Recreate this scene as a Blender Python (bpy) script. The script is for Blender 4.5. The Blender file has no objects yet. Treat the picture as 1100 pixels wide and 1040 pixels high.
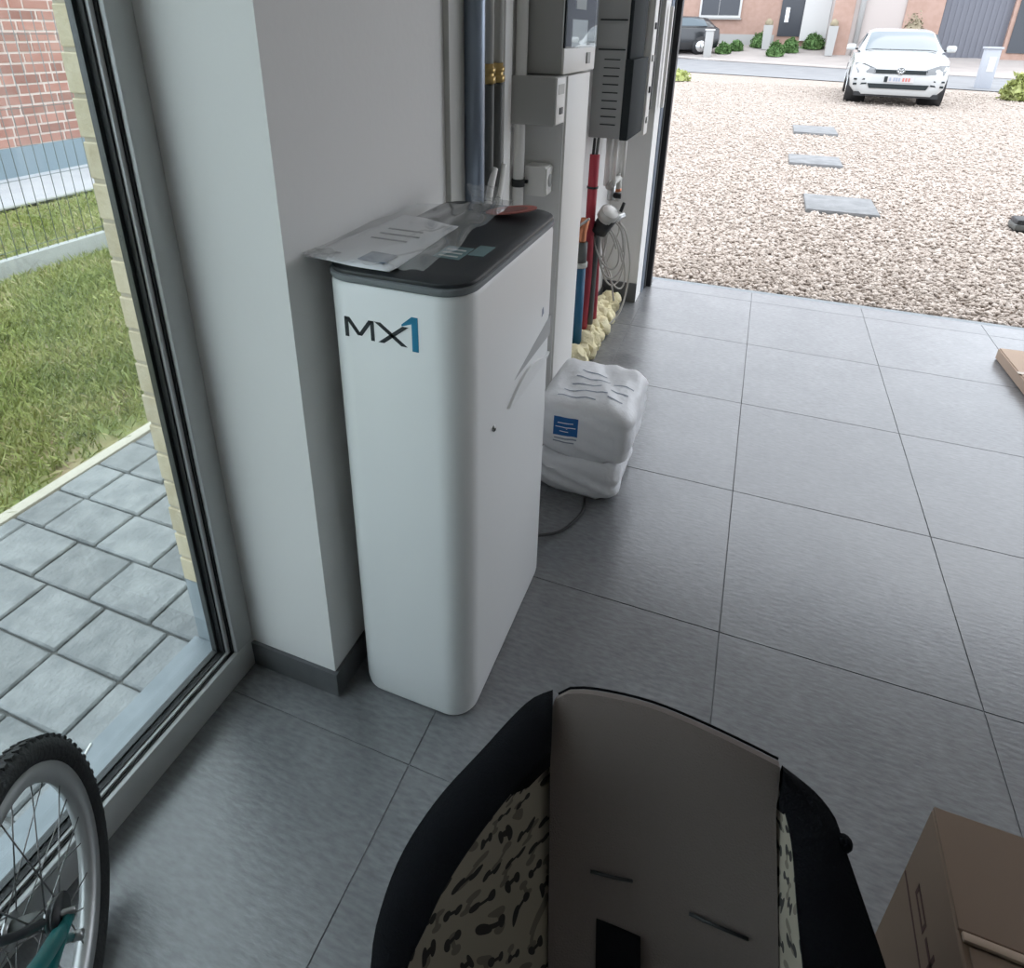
import bpy, bmesh, math, random
import numpy as np
from mathutils import Vector, Matrix

random.seed(4); rng = np.random.default_rng(4)
sc = bpy.context.scene
C = sc.collection

# ------------------------------------------------------------------ camera, world, exposure
F, CX, CY, H = 705.53, 542.19, 342.18, 1.5
RM = np.array([[0.93446068, 0.35560256, 0.01816749],
               [0.15926687, -0.37180159, -0.91454778],
               [-0.31846083, 0.85750242, -0.40406968]])      # world -> camera (x right, y down, z forward)
cam_d = bpy.data.cameras.new('camera'); cam = bpy.data.objects.new('camera', cam_d); C.objects.link(cam)
cam_d.sensor_fit = 'HORIZONTAL'; cam_d.sensor_width = 36; cam_d.lens = F / 1100 * 36
cam_d.shift_x = (550 - CX) / 1100; cam_d.shift_y = (CY - 520) / 1100
cam_d.clip_start = 0.05; cam_d.clip_end = 300
m3 = Matrix((RM[0], -RM[1], -RM[2])).transposed()
cam.matrix_world = Matrix.Translation((0, 0, H)) @ m3.to_4x4()
sc.camera = cam

sc.view_settings.view_transform = 'Standard'; sc.view_settings.look = 'None'
sc.view_settings.gamma = 1; sc.view_settings.use_curve_mapping = False
sc.view_settings.exposure = 1.4
sc.cycles.use_denoising = True
sc.cycles.max_bounces = 10; sc.cycles.diffuse_bounces = 6; sc.cycles.transparent_max_bounces = 16

# overcast sky: brighter towards the zenith, neutral to slightly blue, the same all around
w = bpy.data.worlds.new('overcast_sky'); sc.world = w; w.use_nodes = True
nt = w.node_tree; nt.nodes.clear()
tc = nt.nodes.new('ShaderNodeTexCoord'); sp = nt.nodes.new('ShaderNodeSeparateXYZ'); cr = nt.nodes.new('ShaderNodeValToRGB')
bg = nt.nodes.new('ShaderNodeBackground'); out = nt.nodes.new('ShaderNodeOutputWorld')
cr.color_ramp.elements[0].position = 0.0; cr.color_ramp.elements[0].color = (0.80, 0.86, 0.95, 1)
cr.color_ramp.elements[1].position = 1.0; cr.color_ramp.elements[1].color = (.88, .93, 1.0, 1)
nt.links.new(tc.outputs['Generated'], sp.inputs[0]); nt.links.new(sp.outputs['Z'], cr.inputs[0])
nt.links.new(cr.outputs[0], bg.inputs[0]); nt.links.new(bg.outputs[0], out.inputs[0])
bg.inputs[1].default_value = 1.3
# soft, cloud-veiled sun high over the drive
sun_d = bpy.data.lights.new('veiled_sun', 'SUN'); sun_d.energy = 0.35; sun_d.angle = math.radians(40); sun_d.color = (1, .95, .88)
sun = bpy.data.objects.new('veiled_sun', sun_d); C.objects.link(sun); sun.rotation_euler = (math.radians(-25), math.radians(18), 0)

# ------------------------------------------------------------------ helpers
def ray(u, v): return RM.T @ np.array([(u - CX) / F, (v - CY) / F, 1.0])
def onx(u, v, x): d = ray(u, v); return np.array([0, 0, H]) + d * (x / d[0])
def ony(u, v, y): d = ray(u, v); return np.array([0, 0, H]) + d * (y / d[1])
def onz(u, v, z=0.0): d = ray(u, v); return np.array([0, 0, H]) + d * ((z - H) / d[2])
def tz(y): return float(np.interp(y, [4.1, 12, 20, 26, 29, 33, 37, 60], [-.03, .17, .23, .35, .5, 1.02, 1.2, 1.4]))
def onter(u, v):
    d = ray(u, v); d = d / np.hypot(d[0], d[1]); t = 4.0
    while t < 60:
        q = np.array([0, 0, H]) + d * t
        if q[2] <= tz(q[1]): break
        t += .02
    return q

MATS = {}
def mat(name, col, rough=.6, metal=0.0, bump=None, var=None, spec=.5, alpha=None, emit=None, coat=0, trans=0, rnd=None):
    """bump=(scale,strength), var=(scale, colour2, detail) noise tint, rnd=amount of per-object brightness change"""
    m = bpy.data.materials.new(name); m.use_nodes = True
    n = m.node_tree; b = n.nodes['Principled BSDF']
    b.inputs['Base Color'].default_value = (*col, 1); b.inputs['Roughness'].default_value = rough
    b.inputs['Metallic'].default_value = metal; b.inputs['Specular IOR Level'].default_value = spec
    b.inputs['Coat Weight'].default_value = coat; b.inputs['Transmission Weight'].default_value = trans
    tcn = n.nodes.new('ShaderNodeTexCoord'); last = None
    if var:
        nz = n.nodes.new('ShaderNodeTexNoise'); nz.inputs['Scale'].default_value = var[0]; nz.inputs['Detail'].default_value = var[2] if len(var) > 2 else 4
        n.links.new(tcn.outputs['Object'], nz.inputs['Vector'])
        rp = n.nodes.new('ShaderNodeValToRGB'); rp.color_ramp.elements[0].position = .35; rp.color_ramp.elements[1].position = .65
        rp.color_ramp.elements[0].color = (*col, 1); rp.color_ramp.elements[1].color = (*var[1], 1)
        n.links.new(nz.outputs['Fac'], rp.inputs[0]); last = rp.outputs[0]
        n.links.new(last, b.inputs['Base Color'])
    if rnd:
        oi = n.nodes.new('ShaderNodeObjectInfo'); mr = n.nodes.new('ShaderNodeMapRange')
        mr.inputs['To Min'].default_value = 1 - rnd; mr.inputs['To Max'].default_value = 1 + rnd
        n.links.new(oi.outputs['Random'], mr.inputs['Value'])
        hs = n.nodes.new('ShaderNodeHueSaturation'); n.links.new(mr.outputs[0], hs.inputs['Value'])
        if last: n.links.new(last, hs.inputs['Color'])
        else: hs.inputs['Color'].default_value = (*col, 1)
        n.links.new(hs.outputs[0], b.inputs['Base Color'])
    if bump:
        nb = n.nodes.new('ShaderNodeTexNoise'); nb.inputs['Scale'].default_value = bump[0]; nb.inputs['Detail'].default_value = 6
        n.links.new(tcn.outputs['Object'], nb.inputs['Vector'])
        bp = n.nodes.new('ShaderNodeBump'); bp.inputs['Strength'].default_value = bump[1]; bp.inputs['Distance'].default_value = .01
        n.links.new(nb.outputs['Fac'], bp.inputs['Height']); n.links.new(bp.outputs[0], b.inputs['Normal'])
    MATS[name] = m
    return m

def mesh(name, verts, faces, m, parent=None, smooth=False):
    me = bpy.data.meshes.new(name); me.from_pydata([tuple(map(float, v)) for v in verts], [], faces); me.update()
    o = bpy.data.objects.new(name, me); C.objects.link(o)
    if m: me.materials.append(m)
    if smooth: me.polygons.foreach_set('use_smooth', [True] * len(me.polygons))
    if parent: o.parent = parent; o.matrix_parent_inverse = parent.matrix_basis.inverted()
    return o
def from_bm(name, bm, m, parent=None, smooth=False):
    bmesh.ops.recalc_face_normals(bm, faces=bm.faces[:])
    me = bpy.data.meshes.new(name); bm.to_mesh(me); bm.free()
    o = bpy.data.objects.new(name, me); C.objects.link(o)
    if m: me.materials.append(m)
    if smooth:
        me.polygons.foreach_set('use_smooth', [True] * len(me.polygons))
        try: me.set_sharp_from_angle(angle=math.radians(40))
        except Exception: pass
    if parent: o.parent = parent; o.matrix_parent_inverse = parent.matrix_basis.inverted()
    return o
def bbox(bm, x0, x1, y0, y1, z0, z1, bev=0, seg=2):
    r = bmesh.ops.create_cube(bm, size=1)
    vs = r['verts']
    for v in vs: v.co = Vector(((x0 + x1) / 2 + v.co.x * (x1 - x0), (y0 + y1) / 2 + v.co.y * (y1 - y0), (z0 + z1) / 2 + v.co.z * (z1 - z0)))
    if bev:
        es = list({e for v in vs for e in v.link_edges})
        bmesh.ops.bevel(bm, geom=es, offset=bev, segments=seg, affect='EDGES', profile=.5)
def box(name, x0, x1, y0, y1, z0, z1, m, parent=None, bev=0, seg=2):
    bm = bmesh.new(); bbox(bm, x0, x1, y0, y1, z0, z1, bev, seg)
    return from_bm(name, bm, m, parent, smooth=bev > 0)
def tube_geo(pts, r, n=10, caps=True):
    pts = [Vector(p) for p in pts]; rs = r if isinstance(r, (list, tuple)) else [r] * len(pts)
    V, Fc = [], []; t = (pts[1] - pts[0]).normalized()
    a = t.cross(Vector((0, 0, 1)));  a = t.cross(Vector((1, 0, 0))) if a.length < 1e-3 else a
    a.normalize()
    for i, p in enumerate(pts):
        if i == 0: t = pts[1] - pts[0]
        elif i == len(pts) - 1: t = pts[-1] - pts[-2]
        else: t = (pts[i + 1] - p).normalized() + (p - pts[i - 1]).normalized()
        t.normalize(); a = (a - t * a.dot(t)); a.normalize(); b = t.cross(a)
        for k in range(n):
            an = 2 * math.pi * k / n; V.append(p + (a * math.cos(an) + b * math.sin(an)) * rs[i])
    for i in range(len(pts) - 1):
        for k in range(n):
            Fc.append((i * n + k, i * n + (k + 1) % n, (i + 1) * n + (k + 1) % n, (i + 1) * n + k))
    if caps: Fc.append(tuple(range(n))[::-1]); Fc.append(tuple(range((len(pts) - 1) * n, len(pts) * n)))
    return V, Fc
def tube(name, pts, r, m, parent=None, n=10):
    V, Fc = tube_geo(pts, r, n); return mesh(name, V, Fc, m, parent, smooth=True)
def smoothpts(P, n=6):
    P = [np.array(p, float) for p in P]; out = []
    for i in range(len(P) - 1):
        p0, p1, p2, p3 = P[max(i - 1, 0)], P[i], P[i + 1], P[min(i + 2, len(P) - 1)]
        for k in range(n):
            t = k / n
            out.append(.5 * ((2 * p1) + (p2 - p0) * t + (2 * p0 - 5 * p1 + 4 * p2 - p3) * t * t + (3 * p1 - p0 - 3 * p2 + p3) * t ** 3))
    out.append(P[-1]); return out
def prism(name, poly, axis, a0, a1, m, parent=None, bev=0):
    """extrude a 2-D polygon along axis from a0 to a1; poly gives the other two coordinates in xyz order"""
    bm = bmesh.new()
    def mk(q, a): return {'x': (a, q[0], q[1]), 'y': (q[0], a, q[1]), 'z': (q[0], q[1], a)}[axis]
    A = [bm.verts.new(mk(q, a0)) for q in poly]; B = [bm.verts.new(mk(q, a1)) for q in poly]; k = len(poly)
    bm.faces.new(A); bm.faces.new(B[::-1])
    for i in range(k): bm.faces.new((A[i], A[(i + 1) % k], B[(i + 1) % k], B[i]))
    if bev: bmesh.ops.bevel(bm, geom=bm.edges[:], offset=bev, segments=2, affect='EDGES')
    return from_bm(name, bm, m, parent, smooth=bev > 0)
def thing(name, label, cat, loc=(0, 0, 0), group=None):
    o = bpy.data.objects.new(name, None); C.objects.link(o); o.location = loc; o.empty_display_size = .05
    return tag(o, label, cat, group)
def tag(o, label=None, cat=None, group=None, kind=None):
    if label: o['label'] = label
    if cat: o['category'] = cat
    if group: o['group'] = group
    if kind: o['kind'] = kind
    return o
def struct(o, label=None): o['kind'] = 'structure'; return tag(o, label, o.name.split('_')[0].split('.')[0]) if label else o
def rrect(x0, x1, y0, y1, r, n=8):
    P = []
    for cx, cy, a in ((x1 - r, y1 - r, 0), (x0 + r, y1 - r, 90), (x0 + r, y0 + r, 180), (x1 - r, y0 + r, 270)):
        for k in range(n + 1):
            t = math.radians(a + 90 * k / n); P.append((cx + r * math.cos(t), cy + r * math.sin(t)))
    return P
def loft(name, rings, m, parent=None, smooth=True, closed=True, caps=True):
    n = len(rings[0]); V = [v for r in rings for v in r]; Fc = []
    for i in range(len(rings) - 1):
        for k in range(n if closed else n - 1):
            Fc.append((i * n + k, i * n + (k + 1) % n, (i + 1) * n + (k + 1) % n, (i + 1) * n + k))
    if caps and closed: Fc.append(tuple(range(n))[::-1]); Fc.append(tuple(range((len(rings) - 1) * n, len(rings) * n)))
    o = mesh(name, V, Fc, m, parent, smooth)
    if smooth:
        try: o.data.set_sharp_from_angle(angle=math.radians(38))
        except Exception: pass
    return o

# ------------------------------------------------------------------ materials
plaster = mat('plaster', (.82, .815, .80), .75, bump=(60, .05))
ceilm = mat('ceiling_paint', (.8, .8, .79), .8)
grey_wall = mat('back_wall_plaster', (.74, .73, .71), .8)
grout = mat('grout', (.17, .175, .18), .8)
skirt = mat('skirting_tile', (.10, .105, .11), .55, var=(12, (.13, .135, .14)))
alu = mat('window_frame_aluminium', (.56, .575, .57), .38, metal=.15)
alu_d = mat('bead_aluminium', (.035, .038, .038), .4, metal=.2)
rubber = mat('black_gasket', (.012, .013, .014), .6)
stone = mat('blue_stone', (.20, .23, .25), .6, var=(14, (.25, .28, .30)))
beige_brick = mat('beige_brick', (.50, .42, .28), .85, bump=(90, .35), var=(25, (.56, .48, .34)), rnd=.08)
mortar_b = mat('beige_mortar', (.42, .37, .28), .9, bump=(120, .3))
brick_red = mat('red_brick', (.34, .15, .115), .85, var=(3, (.42, .22, .175)), rnd=.2)
mortar_p = mat('pink_mortar', (.66, .54, .49), .9)
plinth_m = mat('plinth_render', (.22, .27, .31), .8)
paver_m = mat('paver', (0.198, 0.207, 0.210), .85, bump=(70, .6), var=(16, (0.276, 0.285, 0.285), 8), rnd=.14)
joint_m = mat('paver_joint', (.13, .13, .125), .95)
concrete = mat('concrete', (0.376, 0.376, 0.360), .9, bump=(60, .3), var=(9, (0.424, 0.424, 0.408)))
paving_pale = mat('pale_path', (.44, .43, .46), .9, var=(5, (.48, .47, .49)))
soil = mat('soil', (.30, .23, .13), .95, bump=(40, .6), var=(6, (.25, .29, .10)))
wire_m = mat('fence_wire', (.17, .19, .19), .5, metal=.3)
white_soft = mat('softener_white', (.84, .855, .85), .33, spec=.5)
lid_dark = mat('lid_anthracite', (.024, .028, .032), .42)
lid_rim = mat('lid_rim_grey', (.20, .215, .225), .5)
ink = mat('logo_ink', (.012, .018, .024), .5)
ink_blue = mat('logo_blue', (.006, .20, .36), .5)
print_grey = mat('print_grey', (.30, .34, .42), .7)
print_blue = mat('print_blue', (.012, .12, .36), .6)
paper = mat('paper', (.90, .91, .93), .7)
bagw = mat('woven_plastic_white', (0.864, 0.875, 0.896), .38, bump=(30, .25))
cord_m = mat('black_cord', (.02, .02, .02), .5)
foam_m = mat('pu_foam', (.80, .74, .50), .85, bump=(35, .8), var=(14, (.72, .64, .40)))
galv = mat('galvanised_bluish', (.26, .31, .38), .35, metal=.55)
pvc_grey = mat('grey_pipe', (.10, .105, .10), .5)
pvc_lt = mat('light_grey_pipe', (.50, .50, .47), .5)
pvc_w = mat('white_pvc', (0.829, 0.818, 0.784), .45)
brass = mat('brass', (.52, .37, .15), .35, metal=.9)
box_grey = mat('meter_box_grey', (0.442, 0.442, 0.425), .6)
cab_grey = mat('cabinet_grey', (0.333, 0.341, 0.333), .6)
cab_dark = mat('cabinet_front_dark', (.028, .034, .036), .8, spec=.15)
red_p = mat('red_pipe', (.40, .035, .055), .5)
blue_p = mat('blue_pipe', (.012, .11, .22), .5)
copper = mat('copper', (.55, .22, .12), .4, metal=.8)
cable_w = mat('cable_grey', (.46, .45, .42), .5)
black_pl = mat('black_plastic', (.015, .016, .018), .5)
tag_red = mat('pink_card', (.50, .16, .14), .6)
tag_teal = mat('teal_sticker', (.16, .25, .26), .6)
fabric_blk = mat('black_fabric', (.006, .0065, .008), 1.0, bump=(400, .3), spec=.08)
fabric_gry = mat('taupe_fabric', (.135, .113, .104), .95, bump=(500, .25), spec=.2)
card = mat('cardboard', (.21, .145, .105), .85, var=(3, (.19, .13, .09)))
card_lt = mat('cardboard_pale', (.46, .345, .265), .85)
card_ink = mat('cardboard_print', (.07, .03, .025), .8)
tape = mat('tape', (.44, .36, .28), .35)
tyre_m = mat('tyre', (.018, .020, .021), .8, bump=(150, .4))
rim_m = mat('rim_alu', (.46, .47, .47), .35, metal=.5)
spoke_m = mat('spoke_steel', (.22, .22, .22), .3, metal=.8)
teal = mat('teal_paint', (.004, .115, .115), .35, coat=.3)
steel = mat('steel', (.45, .46, .46), .3, metal=.9)
slab_m = mat('stepping_slab', (0.169, 0.174, 0.178), .9, var=(8, (0.231, 0.235, 0.239)), bump=(60, .4))
road_m = mat('road', (0.204, 0.208, 0.216), .9, var=(2, (0.232, 0.236, 0.244)))
drive_far = mat('far_drive_paving', (0.340, 0.310, 0.293), .9, var=(1.5, (0.383, 0.348, 0.327)))
hedge_m = mat('hedge_leaf', (0.080, 0.168, 0.048), .8, var=(6, (0.136, 0.240, 0.080)))
bush_m = mat('yellow_bush_leaf', (.34, .38, .12), .8, var=(6, (.42, .46, .2)))
bush_b = mat('dry_bush_leaf', (.26, .22, .15), .8, var=(6, (.34, .29, .2)))
car_white = mat('car_paint_white', (0.476, 0.493, 0.493), .25, coat=.5)
car_black = mat('car_paint_black', (.025, .028, .032), .25, coat=.5)
car_glass = mat('car_glass', (.10, .13, .15), .12, spec=.5)
lamp_m = mat('headlamp', (0.189, 0.198, 0.203), .25)
chrome = mat('chrome', (.7, .72, .73), .2, metal=.9)
plate_m = mat('plate', (0.504, 0.490, 0.490), .5)
wall_pink = mat('far_brick_pink', (0.374, 0.246, 0.196), .9, var=(5, (0.416, 0.281, 0.230)))
wall_pale = mat('far_render_pale', (0.468, 0.416, 0.391), .9)
door_grey = mat('far_garage_door_grey', (.145, .15, .175), .6)
glass_dk = mat('far_window_glass', (.04, .045, .055), .15)
far_white = mat('far_white', (.58, .58, .57), .7)
planter_m = mat('planter_grey', (.38, .38, .37), .8)
util_m = mat('utility_grey', (.42, .44, .48), .7)

def glass_mat(name, tint=(.96, .98, .98), f=.035):
    m = bpy.data.materials.new(name); m.use_nodes = True; n = m.node_tree; n.nodes.clear()
    o = n.nodes.new('ShaderNodeOutputMaterial'); mx = n.nodes.new('ShaderNodeMixShader'); t = n.nodes.new('ShaderNodeBsdfTransparent')
    g = n.nodes.new('ShaderNodeBsdfGlossy'); lw = n.nodes.new('ShaderNodeLayerWeight'); pw = n.nodes.new('ShaderNodeMath'); fr = n.nodes.new('ShaderNodeMath')
    t.inputs[0].default_value = (*tint, 1); g.inputs['Roughness'].default_value = .02; lw.inputs[0].default_value = .5
    pw.operation = 'POWER'; pw.inputs[1].default_value = 5; fr.operation = 'MULTIPLY_ADD'; fr.inputs[1].default_value = .9; fr.inputs[2].default_value = f
    n.links.new(lw.outputs['Facing'], pw.inputs[0]); n.links.new(pw.outputs[0], fr.inputs[0])
    n.links.new(fr.outputs[0], mx.inputs[0]); n.links.new(t.outputs[0], mx.inputs[1]); n.links.new(g.outputs[0], mx.inputs[2]); n.links.new(mx.outputs[0], o.inputs[0])
    return m
glass = glass_mat('window_glass', (.945, .972, .970), .035)
def film_mat():
    m = bpy.data.materials.new('clear_film'); m.use_nodes = True; n = m.node_tree; n.nodes.clear()
    o = n.nodes.new('ShaderNodeOutputMaterial'); mx = n.nodes.new('ShaderNodeMixShader'); t = n.nodes.new('ShaderNodeBsdfTransparent')
    ad = n.nodes.new('ShaderNodeMixShader'); d = n.nodes.new('ShaderNodeBsdfDiffuse'); g = n.nodes.new('ShaderNodeBsdfGlossy')
    lw = n.nodes.new('ShaderNodeLayerWeight'); lw.inputs[0].default_value = .5; pw = n.nodes.new('ShaderNodeMath'); pw.operation = 'POWER'; pw.inputs[1].default_value = 4
    fr = n.nodes.new('ShaderNodeMath'); fr.operation = 'MULTIPLY_ADD'; fr.inputs[1].default_value = .8; fr.inputs[2].default_value = .04
    n.links.new(lw.outputs['Facing'], pw.inputs[0]); n.links.new(pw.outputs[0], fr.inputs[0])
    d.inputs[0].default_value = (.90, .92, .93, 1); g.inputs['Roughness'].default_value = .12; t.inputs[0].default_value = (.99, .99, .99, 1)
    ad.inputs[0].default_value = .24
    n.links.new(t.outputs[0], ad.inputs[1]); n.links.new(d.outputs[0], ad.inputs[2])
    n.links.new(fr.outputs[0], mx.inputs[0]); n.links.new(ad.outputs[0], mx.inputs[1]); n.links.new(g.outputs[0], mx.inputs[2]); n.links.new(mx.outputs[0], o.inputs[0])
    return m
film = film_mat()

def tile_mat():
    m = mat('floor_tile', (.125, .128, .132), .27, rnd=.06, spec=1.0)
    n = m.node_tree; b = n.nodes['Principled BSDF']; L = n.links
    geo = n.nodes.new('ShaderNodeNewGeometry')
    n1 = n.nodes.new('ShaderNodeTexNoise'); n1.inputs['Scale'].default_value = 4; n1.inputs['Detail'].default_value = 8; n1.inputs['Roughness'].default_value = .65
    mp = n.nodes.new('ShaderNodeMapping'); mp.inputs['Scale'].default_value = (35, 110, 35)
    n2 = n.nodes.new('ShaderNodeTexNoise'); n2.inputs['Scale'].default_value = 1; n2.inputs['Detail'].default_value = 5
    L.new(geo.outputs['Position'], n1.inputs['Vector']); L.new(geo.outputs['Position'], mp.inputs['Vector']); L.new(mp.outputs[0], n2.inputs['Vector'])
    r1 = n.nodes.new('ShaderNodeValToRGB'); r1.color_ramp.elements[0].color = (.140, .145, .152, 1); r1.color_ramp.elements[1].color = (.198, .203, .210, 1)
    r1.color_ramp.elements[0].position = .3; r1.color_ramp.elements[1].position = .7
    L.new(n1.outputs['Fac'], r1.inputs[0])
    r2 = n.nodes.new('ShaderNodeMapRange'); r2.inputs['From Min'].default_value = .3; r2.inputs['From Max'].default_value = .7
    r2.inputs['To Min'].default_value = .82; r2.inputs['To Max'].default_value = 1.2; L.new(n2.outputs['Fac'], r2.inputs['Value'])
    mu = n.nodes.new('ShaderNodeMix'); mu.data_type = 'RGBA'; mu.blend_type = 'MULTIPLY'; mu.inputs[0].default_value = 1
    L.new(r1.outputs[0], mu.inputs[6]); L.new(r2.outputs[0], mu.inputs[7])
    # a damp stain with its own ragged outline
    ds = n.nodes.new('ShaderNodeVectorMath'); ds.operation = 'DISTANCE'; ds.inputs[1].default_value = (-.44, 2.95, 0)
    L.new(geo.outputs['Position'], ds.inputs[0])
    sm = n.nodes.new('ShaderNodeMath'); sm.operation = 'MULTIPLY_ADD'; sm.inputs[1].default_value = .12; L.new(n1.outputs['Fac'], sm.inputs[0]); L.new(ds.outputs['Value'], sm.inputs[2])
    sr = n.nodes.new('ShaderNodeMapRange'); sr.inputs['From Min'].default_value = .10; sr.inputs['From Max'].default_value = .15; sr.inputs['To Min'].default_value = .72; sr.inputs['To Max'].default_value = 1
    L.new(sm.outputs[0], sr.inputs['Value'])
    mu2 = n.nodes.new('ShaderNodeMix'); mu2.data_type = 'RGBA'; mu2.blend_type = 'MULTIPLY'; mu2.inputs[0].default_value = 1
    L.new(mu.outputs[2], mu2.inputs[6]); L.new(sr.outputs[0], mu2.inputs[7])
    hs = [x for x in n.nodes if x.type == 'HUE_SAT'][0]; L.new(mu2.outputs[2], hs.inputs['Color'])
    bp = n.nodes.new('ShaderNodeBump'); bp.inputs['Strength'].default_value = .16; bp.inputs['Distance'].default_value = .003
    L.new(n2.outputs['Fac'], bp.inputs['Height']); L.new(bp.outputs[0], b.inputs['Normal'])
    return m
tile_m = tile_mat()

def attr_ramp(name, stops, rough=.85, attr='tone'):
    m = mat(name, (.5, .5, .5), rough); n = m.node_tree
    a = n.nodes.new('ShaderNodeAttribute'); a.attribute_name = attr; r = n.nodes.new('ShaderNodeValToRGB')
    while len(r.color_ramp.elements) < len(stops): r.color_ramp.elements.new(.5)
    for e, (p, c) in zip(r.color_ramp.elements, stops): e.position = p; e.color = (*c, 1)
    n.links.new(a.outputs['Fac'], r.inputs[0]); n.links.new(r.outputs[0], n.nodes['Principled BSDF'].inputs['Base Color'])
    return m
stone_m = attr_ramp('gravel_stone', [(0, (.29, .245, .210)), (.3, (.43, .367, .318)), (.65, (.52, .45, .395)), (1, (.62, .56, .51))])
grass_m = attr_ramp('grass_blade', [(0, (.18, .225, .055)), (.5, (.30, .335, .10)), (.85, (.40, .41, .16)), (1, (.50, .45, .24))])

def gravel_ground():
    m = mat('gravel_bed', (.55, .47, .41), .95); n = m.node_tree; L = n.links
    tcn = n.nodes.new('ShaderNodeNewGeometry')
    v = n.nodes.new('ShaderNodeTexVoronoi'); v.inputs['Scale'].default_value = 34; L.new(tcn.outputs['Position'], v.inputs['Vector'])
    sx = n.nodes.new('ShaderNodeSeparateColor'); L.new(v.outputs['Color'], sx.inputs[0])
    r = n.nodes.new('ShaderNodeValToRGB'); r.color_ramp.elements[0].color = (.265, .222, .190, 1); r.color_ramp.elements[1].color = (.43, .37, .325, 1)
    L.new(sx.outputs[0], r.inputs[0]); L.new(r.outputs[0], n.nodes['Principled BSDF'].inputs['Base Color'])
    bp = n.nodes.new('ShaderNodeBump'); bp.inputs['Strength'].default_value = .7; bp.inputs['Distance'].default_value = .02; bp.invert = True
    L.new(v.outputs['Distance'], bp.inputs['Height']); L.new(bp.outputs[0], n.nodes['Principled BSDF'].inputs['Normal'])
    return m
gravel_m = gravel_ground()

def bone_fabric():
    """beige cloth printed with dark dumbbell shapes, laid out on the cloth's own UVs"""
    m = mat('bone_print_fabric', (.5, .45, .36), .95); n = m.node_tree; L = n.links; N = n.nodes.new
    uv = N('ShaderNodeUVMap'); uv.uv_map = 'UVMap'
    def M(op, a, b=None, c=None):
        x = N('ShaderNodeMath'); x.operation = op
        for i, q in enumerate((a, b, c)):
            if q is None: continue
            if isinstance(q, (int, float)): x.inputs[i].default_value = q
            else: L.new(q, x.inputs[i])
        return x.outputs[0]
    def layer(scale, rot, off, rad):
        mp = N('ShaderNodeMapping'); mp.inputs['Scale'].default_value = (scale, scale * 1.45, 1); mp.inputs['Rotation'].default_value = (0, 0, rot); mp.inputs['Location'].default_value = (off, off * .7, 0)
        nz = N('ShaderNodeTexNoise'); nz.inputs['Scale'].default_value = 9; nz.inputs['Detail'].default_value = 1; L.new(uv.outputs[0], nz.inputs['Vector'])
        add = N('ShaderNodeVectorMath'); add.operation = 'MULTIPLY_ADD'; add.inputs[1].default_value = (.10, .10, 0); L.new(nz.outputs['Color'], add.inputs[0]); L.new(uv.outputs[0], add.inputs[2])
        L.new(add.outputs[0], mp.inputs['Vector']); s = N('ShaderNodeSeparateXYZ'); L.new(mp.outputs[0], s.inputs[0])
        fx = M('FRACT', s.outputs[0]); yrow = M('FLOOR', s.outputs[0]); fy = M('FRACT', M('ADD', s.outputs[1], M('MULTIPLY', yrow, .37)))
        dx1 = M('SUBTRACT', fx, .3); dx2 = M('SUBTRACT', fx, .72); dy = M('MULTIPLY', M('SUBTRACT', fy, .5), .69)
        d1 = M('SQRT', M('ADD', M('MULTIPLY', dx1, dx1), M('MULTIPLY', dy, dy))); d2 = M('SQRT', M('ADD', M('MULTIPLY', dx2, dx2), M('MULTIPLY', dy, dy)))
        dots = M('LESS_THAN', M('MINIMUM', d1, d2), rad)
        bar = M('MULTIPLY', M('MULTIPLY', M('LESS_THAN', M('ABSOLUTE', dy), rad * .38), M('GREATER_THAN', fx, .3)), M('LESS_THAN', fx, .72))
        return M('MAXIMUM', dots, bar)
    a = layer(21, .95, .1, .13); b2 = layer(18, -.5, .37, .12)
    base = N('ShaderNodeMix'); base.data_type = 'RGBA'; base.inputs[6].default_value = (.27, .24, .19, 1); base.inputs[7].default_value = (.14, .12, .095, 1); L.new(b2, base.inputs[0])
    top = N('ShaderNodeMix'); top.data_type = 'RGBA'; top.inputs[7].default_value = (.022, .019, .017, 1); L.new(a, top.inputs[0]); L.new(base.outputs[2], top.inputs[6])
    L.new(top.outputs[2], n.nodes['Principled BSDF'].inputs['Base Color'])
    return m
bone_m = bone_fabric()

# ------------------------------------------------------------------ the room shell
WX = -.75                                   # left wall face
floor = struct(box('floor', -1.0, 4.2, -3.2, 4.18, -.12, -.0025, grout), 'large grey stone-look tiles of the garage floor')
colx = [-1.0, -.505] + [.1125 + .621 * k for k in range(7)]; colx = [c for c in colx if c < 4.2] + [4.2]
rowy = [-3.2] + [.806 - .6405 * k for k in range(6, -1, -1)] + [1.43, 2.078, 2.728, 3.375, 4.02, 4.18]
for i in range(len(colx) - 1):
    for j in range(len(rowy) - 1):
        g = .0011
        box('tile', colx[i] + g, colx[i + 1] - g, rowy[j] + g, rowy[j + 1] - g, -.011, 0, tile_m, floor, bev=.0006, seg=1)
struct(box('ceiling', -1.3, 4.4, -3.4, 4.2, 2.62, 2.8, ceilm), 'white garage ceiling')
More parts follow.
